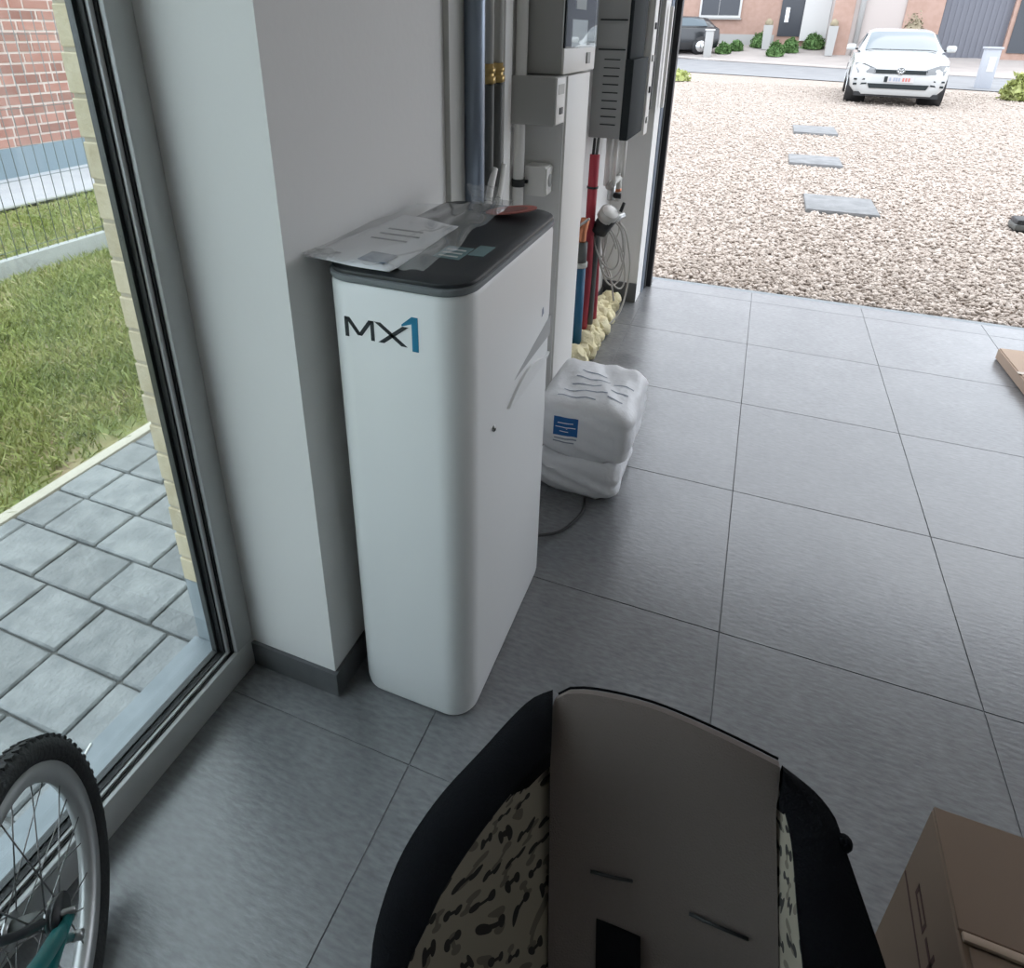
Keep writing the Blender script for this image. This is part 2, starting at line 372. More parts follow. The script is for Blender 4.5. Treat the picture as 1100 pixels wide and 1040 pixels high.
# left wall: plaster pier beside the window and the run behind the water softener
struct(box('wall_left', -1.05, WX, .896, 3.72, 0, 2.62, plaster), 'pale plastered wall behind the water softener')
struct(box('wall_left_front', -1.085, -.545, 3.72, 4.02, 0, 2.62, plaster), 'plastered return beside the garage door opening')
struct(box('wall_back', -1.3, 4.4, -3.4, -3.2, 0, 2.62, grey_wall), 'rear garage wall')
struct(box('wall_right', 4.2, 4.4, -3.2, 4.2, 0, 2.62, grey_wall), 'right garage wall')
struct(box('wall_front_right', 4.0, 4.2, 3.95, 4.2, 0, 2.62, grey_wall), 'wall right of the garage door opening')
struct(box('wall_front_lintel', -.545, 4.0, 3.95, 4.2, 2.42, 2.62, grey_wall), 'lintel over the garage door opening')
struct(box('wall_window_lintel', -1.22, -1.0, -1.0, .93, 2.32, 2.62, grey_wall), 'lintel over the side window')
struct(box('wall_window_rear', -1.22, -1.0, -3.2, -1.0, 0, 2.62, grey_wall), 'side wall behind the window')
# skirting
struct(box('baseboard_pier', -.9915, -.741, .887, .897, 0, .075, skirt), 'dark tile skirting below the plaster pier by the window')
struct(box('baseboard_left', WX, WX + .009, .8975, 3.71, 0, .075, skirt), 'dark tile skirting along the wall behind the softener')
struct(box('baseboard_door', -.75, -.545, 3.71, 3.721, 0, .12, skirt), 'dark tile skirting beside the garage door')
# exterior wall: blue-stone plinth and beige bricks of the window reveal
ext = struct(box('wall_outer', -1.219, -1.051, .929, 4.18, -.12, 2.62, mortar_b), 'beige brick outer wall beside the window')
box('plinth_block', -1.225, -1.0515, .925, 1.4, -.1, .163, stone, ext, bev=.004)
z = .167; k = 0
while z < 2.5:
    jit = random.uniform(-.003, .002); jy = random.uniform(-.002, .001)
    box('brick', -1.222 + jit, -1.0515, .925 + jy, 1.12, z, z + .0715, beige_brick, ext, bev=.0025, seg=1)
    z += .0805; k += 1

# window: fixed glazed door-height light
win = bpy.data.objects.new('window_1', None); C.objects.link(win); win.location = (-1.0, 0, 0); struct(win, 'door-height grey aluminium window facing the lawn')
def wframe(name, x0, x1, ye, we, ze, wz, m, bev=.003):
    """four members; ye/ze = edge on the pier and floor side, we/wz = member widths there"""
    zt = 2.32 - ze; y0 = -1.0 + (.896 - ye)
    box(name, x0, x1, y0, ye, ze, ze + wz, m, win, bev)
    box(name, x0, x1, ye - we, ye, ze + wz, zt - wz, m, win, bev)
    box(name, x0, x1, y0, y0 + we, ze + wz, zt - wz, m, win, bev)
    box(name, x0, x1, y0, ye, zt - wz, zt, m, win, bev)
wframe('frame_member', -1.05, -.992, .896, .055, 0, .088, alu)
wframe('gasket', -1.03, -1.003, .842, .005, .086, .005, rubber, 0)
wframe('glazing_bead', -1.03, -1.009, .837, .009, .090, .007, alu, .0015)
wframe('gasket', -1.03, -1.016, .829, .005, .096, .004, rubber, 0)
wframe('spacer_bar', -1.045, -1.031, .825, .008, .098, .006, alu_d, 0)
box('pane', -1.030, -1.027, -.95, .835, .085, 2.24, glass, win)
box('pane', -1.048, -1.045, -.95, .835, .085, 2.24, glass, win)
box('sill_stone', -1.235, -1.053, -1.0, .925, -.16, -.045, stone, win, bev=.004)
# curved white reflection on the outer sill, modelled as a thin pale tube
tube('sill_reflection', smoothpts([(-1.232, .602, -.044), (-1.215, .565, -.044), (-1.185, .548, -.044), (-1.145, .545, -.044)], 4), .003, pvc_w, win, 6)

# garage door opening: steel jamb, guide rail, rubber seal
jamb = struct(box('trim_1', -.552, -.502, 4.022, 4.085, 0, 2.3, black_pl, bev=.004), 'black door jamb post at the garage opening')
box('seal_strip', -.557, -.532, 3.985, 4.02, 0, 2.3, pvc_grey, jamb)
box('guide_rail', -.549, -.538, 3.90, 3.98, .0, 2.3, galv, jamb)
struct(box('threshold_strip', -.6, 3.5, 4.181, 4.24, -.12, -.006, stone, bev=.004), 'blue stone threshold at the garage opening')
bm = bmesh.new()
bbox(bm, -.535, -.518, 3.80, 3.83, 1.12, 1.62); 
o = from_bm('door_latch_bracket', bm, pvc_w); tag(o, 'small pale vertical bracket beside the door jamb', 'bracket')

# ------------------------------------------------------------------ outside ground: drive, road, far side
def sheet(name, outline_fn, xs, ys, m, zoff=0.0, parent=None):
    V = [(x, y, tz(y) + zoff) for y in ys for x in xs]; n = len(xs)
    Fc = [(j * n + i, j * n + i + 1, (j + 1) * n + i + 1, (j + 1) * n + i) for j in range(len(ys) - 1) for i in range(n - 1)]
    return mesh(name, V, Fc, m, parent)
ys = list(np.linspace(4.18, 27, 40))
drive = sheet('ground_gravel_drive', None, np.linspace(-3, 12, 12), ys, gravel_m); struct(drive, 'beige gravel drive in front of the garage')
near = [onter(u, v) for u, v in ((726, 77), (898, 88))]; far = [onter(u, v) for u, v in ((727, 64), (900, 73))]
def strip_line(a, b, x): t = (x - a[0]) / (b[0] - a[0]); return a[1] + t * (b[1] - a[1])
SL = -.33
def edge_y(p, x): return p[1] + SL * (x - p[0])
nm = (np.array(near[0]) + near[1]) / 2; fm = (np.array(far[0]) + far[1]) / 2
def band(name, fa, fb, m, zo, x0=-16, x1=16, n=24, k=5):
    V, Fc = [], []
    for j in range(k + 1):
        for i in range(n + 1):
            x = x0 + (x1 - x0) * i / n; y = fa(x) + (fb(x) - fa(x)) * j / k; V.append((x, y, tz(y) + zo))
    for j in range(k):
        for i in range(n): q = j * (n + 1) + i; Fc.append((q, q + 1, q + n + 2, q + n + 1))
    return mesh(name, V, Fc, m)
struct(band('ground_road', lambda x: edge_y(nm, x), lambda x: edge_y(fm, x), road_m, .02), 'grey asphalt road beyond the drive')
struct(band('ground_far_drive', lambda x: edge_y(fm, x), lambda x: 48 + 0 * x, drive_far, .02, -22, 22, 24, 30), 'pale paved forecourt across the road')
tag(band('kerb', lambda x: edge_y(fm, x) - .12, lambda x: edge_y(fm, x) + .06, concrete, .09, k=2), 'pale concrete kerb along the far side of the road', 'kerb')

# loose stones over the near drive
def ico(sub=1):
    bm = bmesh.new(); bmesh.ops.create_icosphere(bm, subdivisions=sub, radius=1)
    v = np.array([q.co[:] for q in bm.verts]); f = np.array([[q.index for q in t.verts] for t in bm.faces]); bm.free(); return v, f
def scatter(name, base_v, base_f, pos, scl, m, tone, tilt=1.0):
    N = len(pos); nv = len(base_v)
    a = rng.uniform(0, 2 * np.pi, N); b = rng.normal(0, .5 * tilt, N); c = rng.normal(0, .5 * tilt, N)
    ca, sa, cb, sb, cc, s2 = np.cos(a), np.sin(a), np.cos(b), np.sin(b), np.cos(c), np.sin(c)
    Z = np.zeros(N); O = np.ones(N)
    Rz = np.array([[ca, -sa, Z], [sa, ca, Z], [Z, Z, O]]).transpose(2, 0, 1); Rx = np.array([[O, Z, Z], [Z, cb, -sb], [Z, sb, cb]]).transpose(2, 0, 1)
    Ry = np.array([[cc, Z, s2], [Z, O, Z], [-s2, Z, cc]]).transpose(2, 0, 1)
    Rt = Rz @ Rx @ Ry
    V = np.einsum('nij,nkj->nki', Rt, base_v[None] * scl[:, None, :]) + pos[:, None, :]
    Fa = base_f[None] + (np.arange(N) * nv)[:, None, None]
    k = base_f.shape[1]
    me = bpy.data.meshes.new(name); me.vertices.add(N * nv); me.vertices.foreach_set('co', V.reshape(-1).astype(np.float32))
    nf = N * len(base_f); me.loops.add(nf * k); me.polygons.add(nf)
    me.loops.foreach_set('vertex_index', Fa.reshape(-1).astype(np.int32))
    me.polygons.foreach_set('loop_start', np.arange(0, nf * k, k, dtype=np.int32)); me.polygons.foreach_set('loop_total', np.full(nf, k, np.int32))
    at = me.attributes.new('tone', 'FLOAT', 'POINT'); at.data.foreach_set('value', np.repeat(tone, nv).astype(np.float32))
    me.materials.append(m); me.update(calc_edges=True)
    o = bpy.data.objects.new(name, me); C.objects.link(o); return o
slabs = [((864, 212), (939, 216), (943, 235), (861, 228)), ((846, 167), (904, 172), (905, 181), (845, 177)), ((851, 135), (896, 136), (900, 148), (852, 146))]
slab_boxes = []
for i, q in enumerate(slabs):
    P = np.array([onter(*u) for u in q]); cx, cy = P[:, 0].mean(), P[:, 1].mean(); wdt = (.60, .58, .60)[i]; dp = (.66, .64, .86)[i]
    slab_boxes.append((cx, cy, wdt, dp))
xx, yy = onter(1091, 250)[:2]        # where the dark block lies
vb, fb = ico(1); vb = vb * (1 + rng.uniform(-.22, .22, (len(vb), 1)))
def gpos(n, y0, y1):
    y = rng.uniform(y0, y1, n); x = rng.uniform(np.minimum(-.75, -.12 * y), .35 + .47 * y, n); keep = np.ones(n, bool)
    for cx, cy, a, b in slab_boxes: keep &= ~((abs(x - cx) < a / 2 + .01) & (abs(y - cy) < b / 2 + .01))
    keep &= ~((x > xx - .03) & (x < xx + .35) & (y > yy - .03) & (y < yy + .17)); x, y = x[keep], y[keep]; return np.stack([x, y, np.interp(y, [4.1, 12, 20], [-.03, .17, .23]) + rng.uniform(0, .012, len(x))], 1)
gp = np.concatenate([gpos(11000, 4.27, 5.6), gpos(15000, 5.6, 8.5), gpos(9000, 8.5, 11.5), gpos(6000, 11.5, 15), gpos(9000, 15, 22.5)])
s0 = rng.uniform(.009, .019, len(gp)); sclv = np.stack([s0 * rng.uniform(.9, 1.6, len(gp)), s0, s0 * rng.uniform(.5, .8, len(gp))], 1)
tag(scatter('gravel_stones', vb, fb, gp, sclv, stone_m, rng.beta(2, 2, len(gp))), 'loose beige and grey gravel stones before the garage threshold', 'gravel', kind='stuff')

for (cx, cy, a, b), lb in zip(slab_boxes, ('nearest grey stepping slab set in the gravel drive', 'middle grey stepping slab set in the gravel drive', 'farthest grey stepping slab in the gravel, nearest the white car')):
    o = box('stepping_slab', cx - a / 2, cx + a / 2, cy - b / 2, cy + b / 2, tz(cy) - .03, tz(cy) + .03, slab_m, None, bev=.008); tag(o, lb, 'slab', 'stepping slabs in the drive')

# ------------------------------------------------------------------ garden side: patio, lawn, fence, neighbour
GZ = -.1
bed = struct(box('ground_patio', -2.27, -1.21, -2.9, 4.2, -.3, GZ - .012, joint_m), 'grey stone paver patio outside the window')
for j in range(-8, 10):
    y0 = .606 + .1665 * j; offs = {0: -1.436, 1: -1.357, 2: -1.434, 3: -1.526 - .24, 4: -2.0, 5: -1.99}.get(j, -1.4 - .07 * (j % 3))
    x = -1.225; first = True; xs = []
    pw = .243 if j != 1 else .168
    e = offs
    while e < -1.3: e += .243
    edges = [-1.215]
    while e > -2.17:
        if edges[-1] - e > .05: edges.append(e)
        e -= random.choice((.243, .243, .165))
    edges.append(-2.236)
    for a, b in zip(edges[:-1], edges[1:]):
        jz = random.uniform(-.003, .003)
        box('paver', b + .003, a - .003, y0 + .003, y0 + .1635, GZ - .05, GZ + jz, paver_m, bed, bev=.006, seg=1)
tag(box('edging_strip', -2.29, -2.238, -2.9, 4.2, -.2, GZ + .004, mat('edging', (.52, .48, .40), .9, bump=(60, .4)), None, bev=.006), 'pale sandy concrete edging between pavers and lawn', 'edging')
lawn = struct(box('ground_lawn', -4.56, -2.29, -6, 7.0, -.3, GZ - .01, soil), 'green lawn between patio and fence')
struct(box('ground_verge', -6.25, -4.62, -6, 9.0, -.3, GZ - .01, soil), 'strip of grass beyond the mesh fence')
struct(box('ground_path', -7.5, -6.25, -6, 9.5, -.3, GZ + .02, paving_pale), 'pale path along the neighbouring brick wall')
tag(box('path_edging', -6.31, -6.25, -1.5, 9.5, -.3, GZ + .035, concrete), 'thin concrete edge of the path beyond the fence', 'edging')
blade = np.array([(-.5, 0, 0), (.5, 0, 0), (.12, .35, .6), (-.1, .95, 1.0)]); bladef = np.array([(0, 1, 2), (0, 2, 3)])
def blades(name, n, x0, x1, y0, y1, hgt, label, edge=None):
    x = rng.uniform(x0, x1, n); y = rng.uniform(y0, y1, n); tone = np.clip(rng.normal(.5, .22, n) + .2 * np.sin(x * 7 + 1.5 * np.sin(y * 5)), 0, 1)
    if edge is not None:
        bare = np.clip(((x - edge) / .28), 0, 1) * (.65 + .35 * np.sin(y * 9)); keep = rng.uniform(0, 1, n) > bare * .9; x, y, tone = x[keep], y[keep], tone[keep]
    pos = np.stack([x, y, np.full(len(x), GZ - .012)], 1); hh = rng.uniform(.5, 1.2, len(x)) * hgt
    return tag(scatter(name, blade, bladef, pos, np.stack([np.full(len(x), .007), hh * rng.uniform(.2, 1.1, len(x)), hh], 1), grass_m, tone, .7), label, 'grass', kind='stuff')
blades('lawn_grass', 60000, -4.52, -2.31, .6, 4.4, .055, 'green lawn grass between patio and fence', edge=-2.58)
blades('verge_grass', 16000, -6.20, -4.69, 2.2, 6.4, .06, 'green grass strip beyond the mesh fence')
tag(box('fence_kerb', -4.62, -4.56, -1.5, 7.5, -.3, .02, concrete, None, bev=.004), 'pale concrete gravel board under the mesh fence', 'kerb')
fence = thing('mesh_fence', 'thin dark wire mesh fence standing on the concrete board', 'fence', (-4.59, 3.5, .02))
wire0 = None
for k in range(46):
    y = 2.0 + .074 * k
    if wire0 is None: wire0 = tube('vertical_wire', [(-4.59, 2.0, .02), (-4.59, 2.0, 1.55)], .0026, wire_m, fence, 5)
    else:
        o = wire0.copy(); C.objects.link(o); o.location = (wire0.location.x, wire0.location.y + .074 * k, wire0.location.z)
for k in range(4): tube('horizontal_wire', [(-4.593, 1.9, (.06 + .45 * k)), (-4.593, 5.5, .06 + .45 * k)], .0022, wire_m, fence, 5)
for y in (1.95, 4.45): box('fence_post', -4.61, -4.57, y - .02, y + .02, .0, 1.62, wire_m, fence)

nb = struct(box('wall_neighbour', -7.9, -7.504, 1.5, 9.0, -.2, 3.2, mortar_p), 'red brick wall of the neighbouring house')
box('wall_plinth', -7.9, -7.49, 1.5, 9.0, -.1, .225, plinth_m, nb)
zz = .235; r = 0; bk = None
while zz < 2.1:
    y = 3.9 + (0 if r % 2 else -.145) + .02 * (r % 3)
    while y < 7.3:
        ln = random.choice((.29, .29, .15))
        o = box('brick', -7.54, -7.497 + random.uniform(-.004, .004), y, y + ln - .022, zz, zz + .083, brick_red, nb); y += ln
    zz += .105; r += 1

# ------------------------------------------------------------------ water softener
SX0, SX1, SY0, SY1, SH = -.715, -.42, .938, 1.50, 1.078
ws = thing('water_softener', 'tall white water softener cabinet with dark lid and MX1 lettering', 'water softener', ((SX0 + SX1) / 2, (SY0 + SY1) / 2, 0))
def ring(ins, z, r=.062): return [(x, y, z) for x, y in rrect(SX0 + ins, SX1 - ins, SY0 + ins, SY1 - ins, max(r - ins, .01), 9)]
loft('body', [ring(.010, 0), ring(.002, .006), ring(0, .02), ring(0, SH - .012), ring(.004, SH - .004), ring(.012, SH - .001)], white_soft, ws)
loft('lid_rim', [ring(.006, SH - .004), ring(.000, SH - .001), ring(-.002, SH + .003), ring(-.002, SH + .011), ring(.004, SH + .014)], lid_rim, ws)
loft('lid', [ring(.003, SH + .011), ring(.001, SH + .015), ring(.002, SH + .020), ring(.009, SH + .023), ring(.05, SH + .023)], lid_dark, ws)
TOP = SH + .023
def decal(name, polys, m, parent):
    """flat print, 0.6 mm thick, on the front face"""
    bm = bmesh.new()
    for poly in polys:
        A = [bm.verts.new((x, SY0 - .0006, z)) for x, z in poly]; B = [bm.verts.new((x, SY0 + .001, z)) for x, z in poly]; k = len(poly)
        bm.faces.new(A); bm.faces.new(B[::-1])
        for i in range(k): bm.faces.new((A[i], A[(i + 1) % k], B[(i + 1) % k], B[i]))
    return from_bm(name, bm, m, parent)
bz, tzl = .968, 1.008
def stroke(a, b, wd, horiz=True):
    if horiz: return [(a[0] - wd / 2, a[1]), (a[0] + wd / 2, a[1]), (b[0] + wd / 2, b[1]), (b[0] - wd / 2, b[1])]
decal('letter_m', [stroke((-.6615, bz), (-.6615, tzl), .0075), stroke((-.659, tzl), (-.634, bz + .006), .0095), stroke((-.634, bz + .006), (-.609, tzl), .0095), stroke((-.6065, bz), (-.6065, tzl), .0075)], ink, ws)
decal('letter_x', [stroke((-.541, bz), (-.595, tzl), .0125), stroke((-.589, bz), (-.5375, tzl), .0125)], ink, ws)
decal('numeral_one', [stroke((-.5185, .962), (-.5185, 1.030), .0125), [(-.5245, 1.030), (-.5245, 1.016), (-.545, 1.0085), (-.545, 1.0125)]], ink_blue, ws)
# side door: grip lip, shade above the grip painted as a flat grey panel, button, small emblem
P0 = np.array(onx(545, 432, SX1)); P1 = np.array(onx(574, 392, SX1))
gy0, gy1, gz0 = 1.155, 1.46, .742
grip = []
for t in np.linspace(0, 1, 14): grip.append((gy0 + (gy1 - gy0) * t, gz0 + .035 * math.sin(math.pi * min(1, t * 1.15)) * (1 if t < .87 else 1) + .0))
low = [(gy0 + (gy1 - gy0) * t, gz0 - .004 - .004 * math.sin(math.pi * t)) for t in np.linspace(1, 0, 14)]
prism('grip_lip', grip + low[1:-1], 'x', SX1 - .004, SX1 + .006, white_soft, ws, bev=.0015)
prism('grip_recess_shade', [(1.20, .79), (1.46, .79), (1.46, .845), (1.24, .80)], 'x', SX1 - .004, SX1 + .0006, mat('recess_shade_grey', (.50, .51, .51), .5), ws)
tube('lock_button', [(SX1 - .004, 1.076, .74), (SX1 + .004, 1.076, .74)], .0065, steel, ws, 14)
tube('lock_core', [(SX1 + .003, 1.076, .738), (SX1 + .0048, 1.076, .738)], .0032, black_pl, ws, 10)
prism('emblem', [(1.385, .868), (1.40, .872), (1.396, .89), (1.387, .886)], 'x', SX1 - .002, SX1 + .0006, print_grey, ws)
tube('drain_hose', smoothpts([(SX1 - .1, SY1 - .01, .06), (SX1 - .05, SY1 + .06, .03), (-.40, SY1 + .14, .008), (-.36, SY1 + .25, .008), (-.37, SY1 + .33, .008)], 6), .005, cord_m, ws, 8)

# papers and clear sleeve lying on the lid
def sheet_patch(name, corners, m, z0, nu=16, nv=16, fn=None, thick=0.0, parent=None):
    c = [np.array(q, float) for q in corners]; V = []; Fc = []; UV = []
    for j in range(nv + 1):
        for i in range(nu + 1):
            u, v = i / nu, j / nv; p = c[0] * (1 - u) * (1 - v) + c[1] * u * (1 - v) + c[2] * u * v + c[3] * (1 - u) * v
            V.append((p[0], p[1], z0 + (fn(u, v) if fn else 0)))
    for j in range(nv):
        for i in range(nu): q = j * (nu + 1) + i; Fc.append((q, q + 1, q + nu + 2, q + nu + 1))
    o = mesh(name, V, Fc, m, parent, smooth=True)
    if thick: s = o.modifiers.new('thickness', 'SOLIDIFY'); s.thickness = thick; s.offset = 1
    return o
def nz2(u, v, s): return math.sin(9 * u * s + 3 * v) * math.cos(7 * v * s - 2 * u) + .5 * math.sin(17 * u * s + 23 * v) 
bk = thing('instruction_booklet', 'white printed papers with a grey stamp under clear film on the softener lid', 'booklet', (-.64, 1.08, TOP))
sheet_patch('page', [(-.755, .952), (-.565, .940), (-.575, 1.25), (-.728, 1.29)], paper, TOP + .003, 12, 12, lambda u, v: .0025 + .0015 * nz2(u, v, .5), .002, bk)
sheet_patch('stamp', [(-.650, .972), (-.592, .966), (-.594, 1.018), (-.648, 1.022)], mat('stamp_grey_blue', (.22, .26, .33), .7), TOP + .0095, 4, 4, None, .0006, bk)
for k in range(3): box('print_line', -.70, -.62 + .01 * (k % 2), 1.10 + .035 * k, 1.105 + .035 * k, TOP + .008, TOP + .0095, lid_rim, bk)
pb = thing('plastic_sleeve', 'crinkled clear plastic sleeve lying across the dark softener lid', 'plastic bag', (-.6, 1.2, TOP))
def crk(u, v):
    n = nz2(u, v, 1.7) * .006 + .010 * abs(math.sin(11 * u + 5 * v)) * (u ** 1.5) + .012 * math.exp(-((u - .75) / .12) ** 2) * (1 + math.sin(20 * v)) * .6
    return .010 + n * (.25 + .75 * u)
sheet_patch('film_top', [(-.768, .945), (-.495, .932), (-.525, 1.46), (-.735, 1.37)], film, TOP + .004, 44, 44, crk, 0, pb)
sheet_patch('film_edge', [(-.775, .955), (-.70, .945), (-.69, .985), (-.76, 1.0)], film, TOP + .012, 8, 6, lambda u, v: .004 * nz2(u, v, 1), 0, pb)
sheet_patch('film_tail', [(-.60, 1.40), (-.55, 1.45), (-.60, 1.54), (-.68, 1.53)], film, TOP + .012, 20, 16, lambda u, v: .006 * abs(nz2(u, v, .8)) + .02 * v * v, 0, pb)
cc = thing('round_tag', 'reddish round card lying at the rear of the softener lid', 'card', (-.51, 1.41, TOP))
loft('disc', [[(-.515 + .062 * math.cos(a), 1.415 + .042 * math.sin(a), TOP + dz + .010 * math.cos(a)) for a in np.linspace(0, 2 * math.pi, 26)[:-1]] for dz in (.010, .0125)], tag_red, cc)
loft('inner_print', [[(-.515 + .04 * math.cos(a), 1.415 + .026 * math.sin(a), TOP + dz + .0065 * math.cos(a)) for a in np.linspace(0, 2 * math.pi, 20)[:-1]] for dz in (.0125, .0132)], mat('tag_dark', (.30, .13, .12), .6), cc)
st = thing('teal_sticker', 'pale teal printed sticker flat on the dark softener lid', 'sticker', (-.5, 1.11, TOP))
for x0, x1, y0, y1 in ((-.545, -.490, 1.065, 1.14), (-.487, -.455, 1.10, 1.165)):
    box('label_panel', x0, x1, y0, y1, TOP, TOP + .0008, tag_teal, st)
for k in range(3): box('print_line', -.538, -.498, 1.075 + .02 * k, 1.081 + .02 * k, TOP + .0008, TOP + .0014, far_white, st)

# ------------------------------------------------------------------ salt sacks
def sack(name, x0, x1, y0, y1, z0, z1, label, seed, puff=.03, rot=0):
    t = thing(name, label, 'sack', ((x0 + x1) / 2, (y0 + y1) / 2, z0), 'white sacks beside the softener')
    bm = bmesh.new(); bmesh.ops.create_cube(bm, size=2); bmesh.ops.subdivide_edges(bm, edges=bm.edges[:], cuts=13, use_grid_fill=True)
    rs = random.Random(seed); ph = [rs.uniform(0, 6) for _ in range(8)]
    for v in bm.verts:
        x, y, z_ = v.co; e = 7
        nrm = (abs(x) ** e + abs(y) ** e + abs(z_) ** e) ** (1 / e); x, y, z_ = x / nrm, y / nrm, z_ / nrm
        side = max(abs(x), abs(y))
        wr = .022 * math.sin(5 * x + 9 * z_ + ph[0]) * math.cos(4 * y + ph[1]) + .012 * math.sin(13 * z_ + 6 * x + ph[2]) + .010 * math.sin(17 * x - 9 * y + ph[3])
        k = 1 + wr * (side if abs(z_) < .95 else .5)
        pinch = 1 - .07 * (abs(z_) ** 3)
        X = (x0 + x1) / 2 + x * k * pinch * (x1 - x0) / 2; Y = (y0 + y1) / 2 + y * k * pinch * (y1 - y0) / 2
        Z = (z0 + z1) / 2 + z_ * (z1 - z0) / 2 + (.009 * math.sin(4 * x + ph[4]) * math.cos(3.5 * y + ph[5]) + .0035 * math.sin(12 * x + 6 * y + ph[6]) if z_ > .3 else 0)
        if z_ < -.9: Z = z0
        v.co = (X, Y, Z)
    from_bm('sack_body', bm, bagw, t, smooth=True)
    return t
sk2 = sack('salt_sack', -.555, -.262, 1.825, 2.17, 0.0, .165, 'lower of two white plastic sacks on the floor beside the softener', 3)
sk1 = sack('salt_sack', -.565, -.235, 1.815, 2.19, .158, .375, 'upper white plastic sack with blue label, stacked beside the softener', 8)
from mathutils.bvhtree import BVHTree
def drape(name, src, x0, x1, a0, a1, m, axis, nseg=8, lift=.0012, parent=None, slope=0.0):
    """flat print following the sack surface: axis 'z' looks down on the top, axis 'y' looks at the front"""
    me = src.data; M = src.matrix_basis; bv = BVHTree.FromPolygons([v.co for v in me.vertices], [p.vertices for p in me.polygons])
    V, Fc = [], []
    for j in range(nseg // 2 + 1):
        for i in range(nseg + 1):
            x = x0 + (x1 - x0) * i / nseg; q = a0 + (a1 - a0) * j / (nseg // 2) + slope * (x - x0)
            o_, d_ = (Vector((x, q, 1)), Vector((0, 0, -1))) if axis == 'z' else (Vector((x, 1.0, q)), Vector((0, 1, 0)))
            h_, n_, _, _ = bv.ray_cast(o_, d_)
            if h_ is None: h_ = Vector((x, q, .37)) if axis == 'z' else Vector((x, 1.82, q)); n_ = -d_
            if n_.dot(d_) > 0: n_ = -n_
            V.append(h_ + n_ * lift)
    k = nseg + 1
    for j in range(nseg // 2):
        for i in range(nseg): Fc.append((j * k + i, j * k + i + 1, (j + 1) * k + i + 1, (j + 1) * k + i))
    return mesh(name, V, Fc, m, parent, True)
sb = [c for c in C.objects if c.parent == sk1][0]
drape('blue_label', sb, -.492, -.408, .252, .322, print_blue, 'y', 8, .0015, sk1, .05)
for k, (a, b) in enumerate(((-.478, -.425), (-.485, -.415), (-.470, -.44))): drape('label_print', sb, a, b, .300 - .016 * k, .303 - .016 * k, paper, 'y', 6, .0024, sk1, .05)
for k, (a, b) in enumerate(((-.488, -.41), (-.492, -.418))): drape('print_line', sb, a, b, .238 - .014 * k, .243 - .014 * k, print_grey, 'y', 6, .0015, sk1, .05)
for k in range(5): drape('print_line', sb, -.50 + .01 * k, -.37 + .03 * (k % 2), 1.875 + .045 * k, 1.881 + .045 * k, print_grey, 'z', 8, .0012, sk1)
for k in range(3): drape('print_line', sb, -.335, -.285 + .01 * k, 1.90 + .05 * k, 1.906 + .05 * k, print_grey, 'z', 8, .0012, sk1)
o = tube('tie_cord', smoothpts([(-.553, 1.80, .29), (-.535, 1.797, .25), (-.548, 1.803, .215), (-.545, 1.80, .15), (-.538, 1.803, .09), (-.553, 1.805, .055), (-.56, 1.80, .02), (-.535, 1.79, .006), (-.53, 1.75, .004)], 5), .0032, cord_m, None, 7)
tag(o, 'thin black cord hanging down the front of the white sacks', 'cord')

# ------------------------------------------------------------------ pipes and boxes on the left wall
def wt(name, label, cat, y, zb=1.0): return thing(name, label, cat, (WX, y, zb))
t = wt('ventilation_duct', 'bluish galvanised duct running up the wall behind the softener', 'duct', 1.64)
tube('duct', [(-.715, 1.665, .30), (-.715, 1.665, 2.62)], .027, galv, t, 20)
box('backing_strip', -.752, -.735, 1.555, 1.645, .3, 2.62, pvc_lt, t)
for z in (.8, 1.9): tube('clamp_band', [(-.715, 1.665, z), (-.715, 1.665, z + .03)], .029, steel, t, 20)
for k, y in enumerate((1.762, 1.832)):
    t = wt('water_hose', ('dark grey hose with brass fitting nearest the bluish duct', 'dark grey hose with brass fitting nearer the white conduits')[k], 'pipe', y)
    tube('upper_pipe', [(-.715, y, 1.41), (-.715, y, 2.62)], .013, pvc_lt, t)
    tube('brass_nut', [(-.715, y, 1.362), (-.715, y, 1.380)], .020, brass, t, 6)
    tube('brass_union', [(-.715, y, 1.352), (-.715, y, 1.412)], .0145, brass, t)
    tube('brass_nut', [(-.715, y, 1.388), (-.715, y, 1.402)], .019, brass, t, 6)
    tube('hose', smoothpts([(-.715, y, 1.36), (-.715, y, 1.18), (-.712, y - .01, 1.10), (-.70, y - .06, 1.05 - .04 * k), (-.68, y - .13, 1.01 - .03 * k), (-.66, 1.60, .93)], 7), .0155, pvc_grey, t)
    tube('white_sleeve', smoothpts([(-.700, y + .01, 1.13), (-.695, y - .035, 1.075 - .03 * k), (-.675, y - .10, 1.035 - .03 * k)], 6), .012, pvc_w, t)
t = wt('white_trunking', 'wide white vertical trunking between hoses and conduit', 'conduit', 1.95)
box('channel', -.752, -.725, 1.895, 1.975, .2, 2.62, pvc_w, t, bev=.004); box('cover_lip', -.726, -.720, 1.90, 1.93, .2, 2.62, plaster, t)
t = wt('white_conduit', 'round white conduit pipe right of the wide trunking', 'conduit', 2.03)
tube('pipe', [(-.725, 2.055, .2), (-.725, 2.055, 2.62)], .018, pvc_w, t)
tube('pipe_clip', [(-.725, 2.055, 1.02), (-.725, 2.055, 1.045)], .0215, black_pl, t); box('clip_stem', -.735, -.70, 2.07, 2.12, 1.028, 1.038, black_pl, t)
t = wt('white_conduit', 'thin white conduit pipe right beside the wall socket', 'conduit', 2.1)
tube('pipe', [(-.735, 2.10, .2), (-.735, 2.10, 2.62)], .010, pvc_w, t)
t = wt('wall_socket', 'small white wall socket above the rear of the softener lid', 'socket', 2.2)
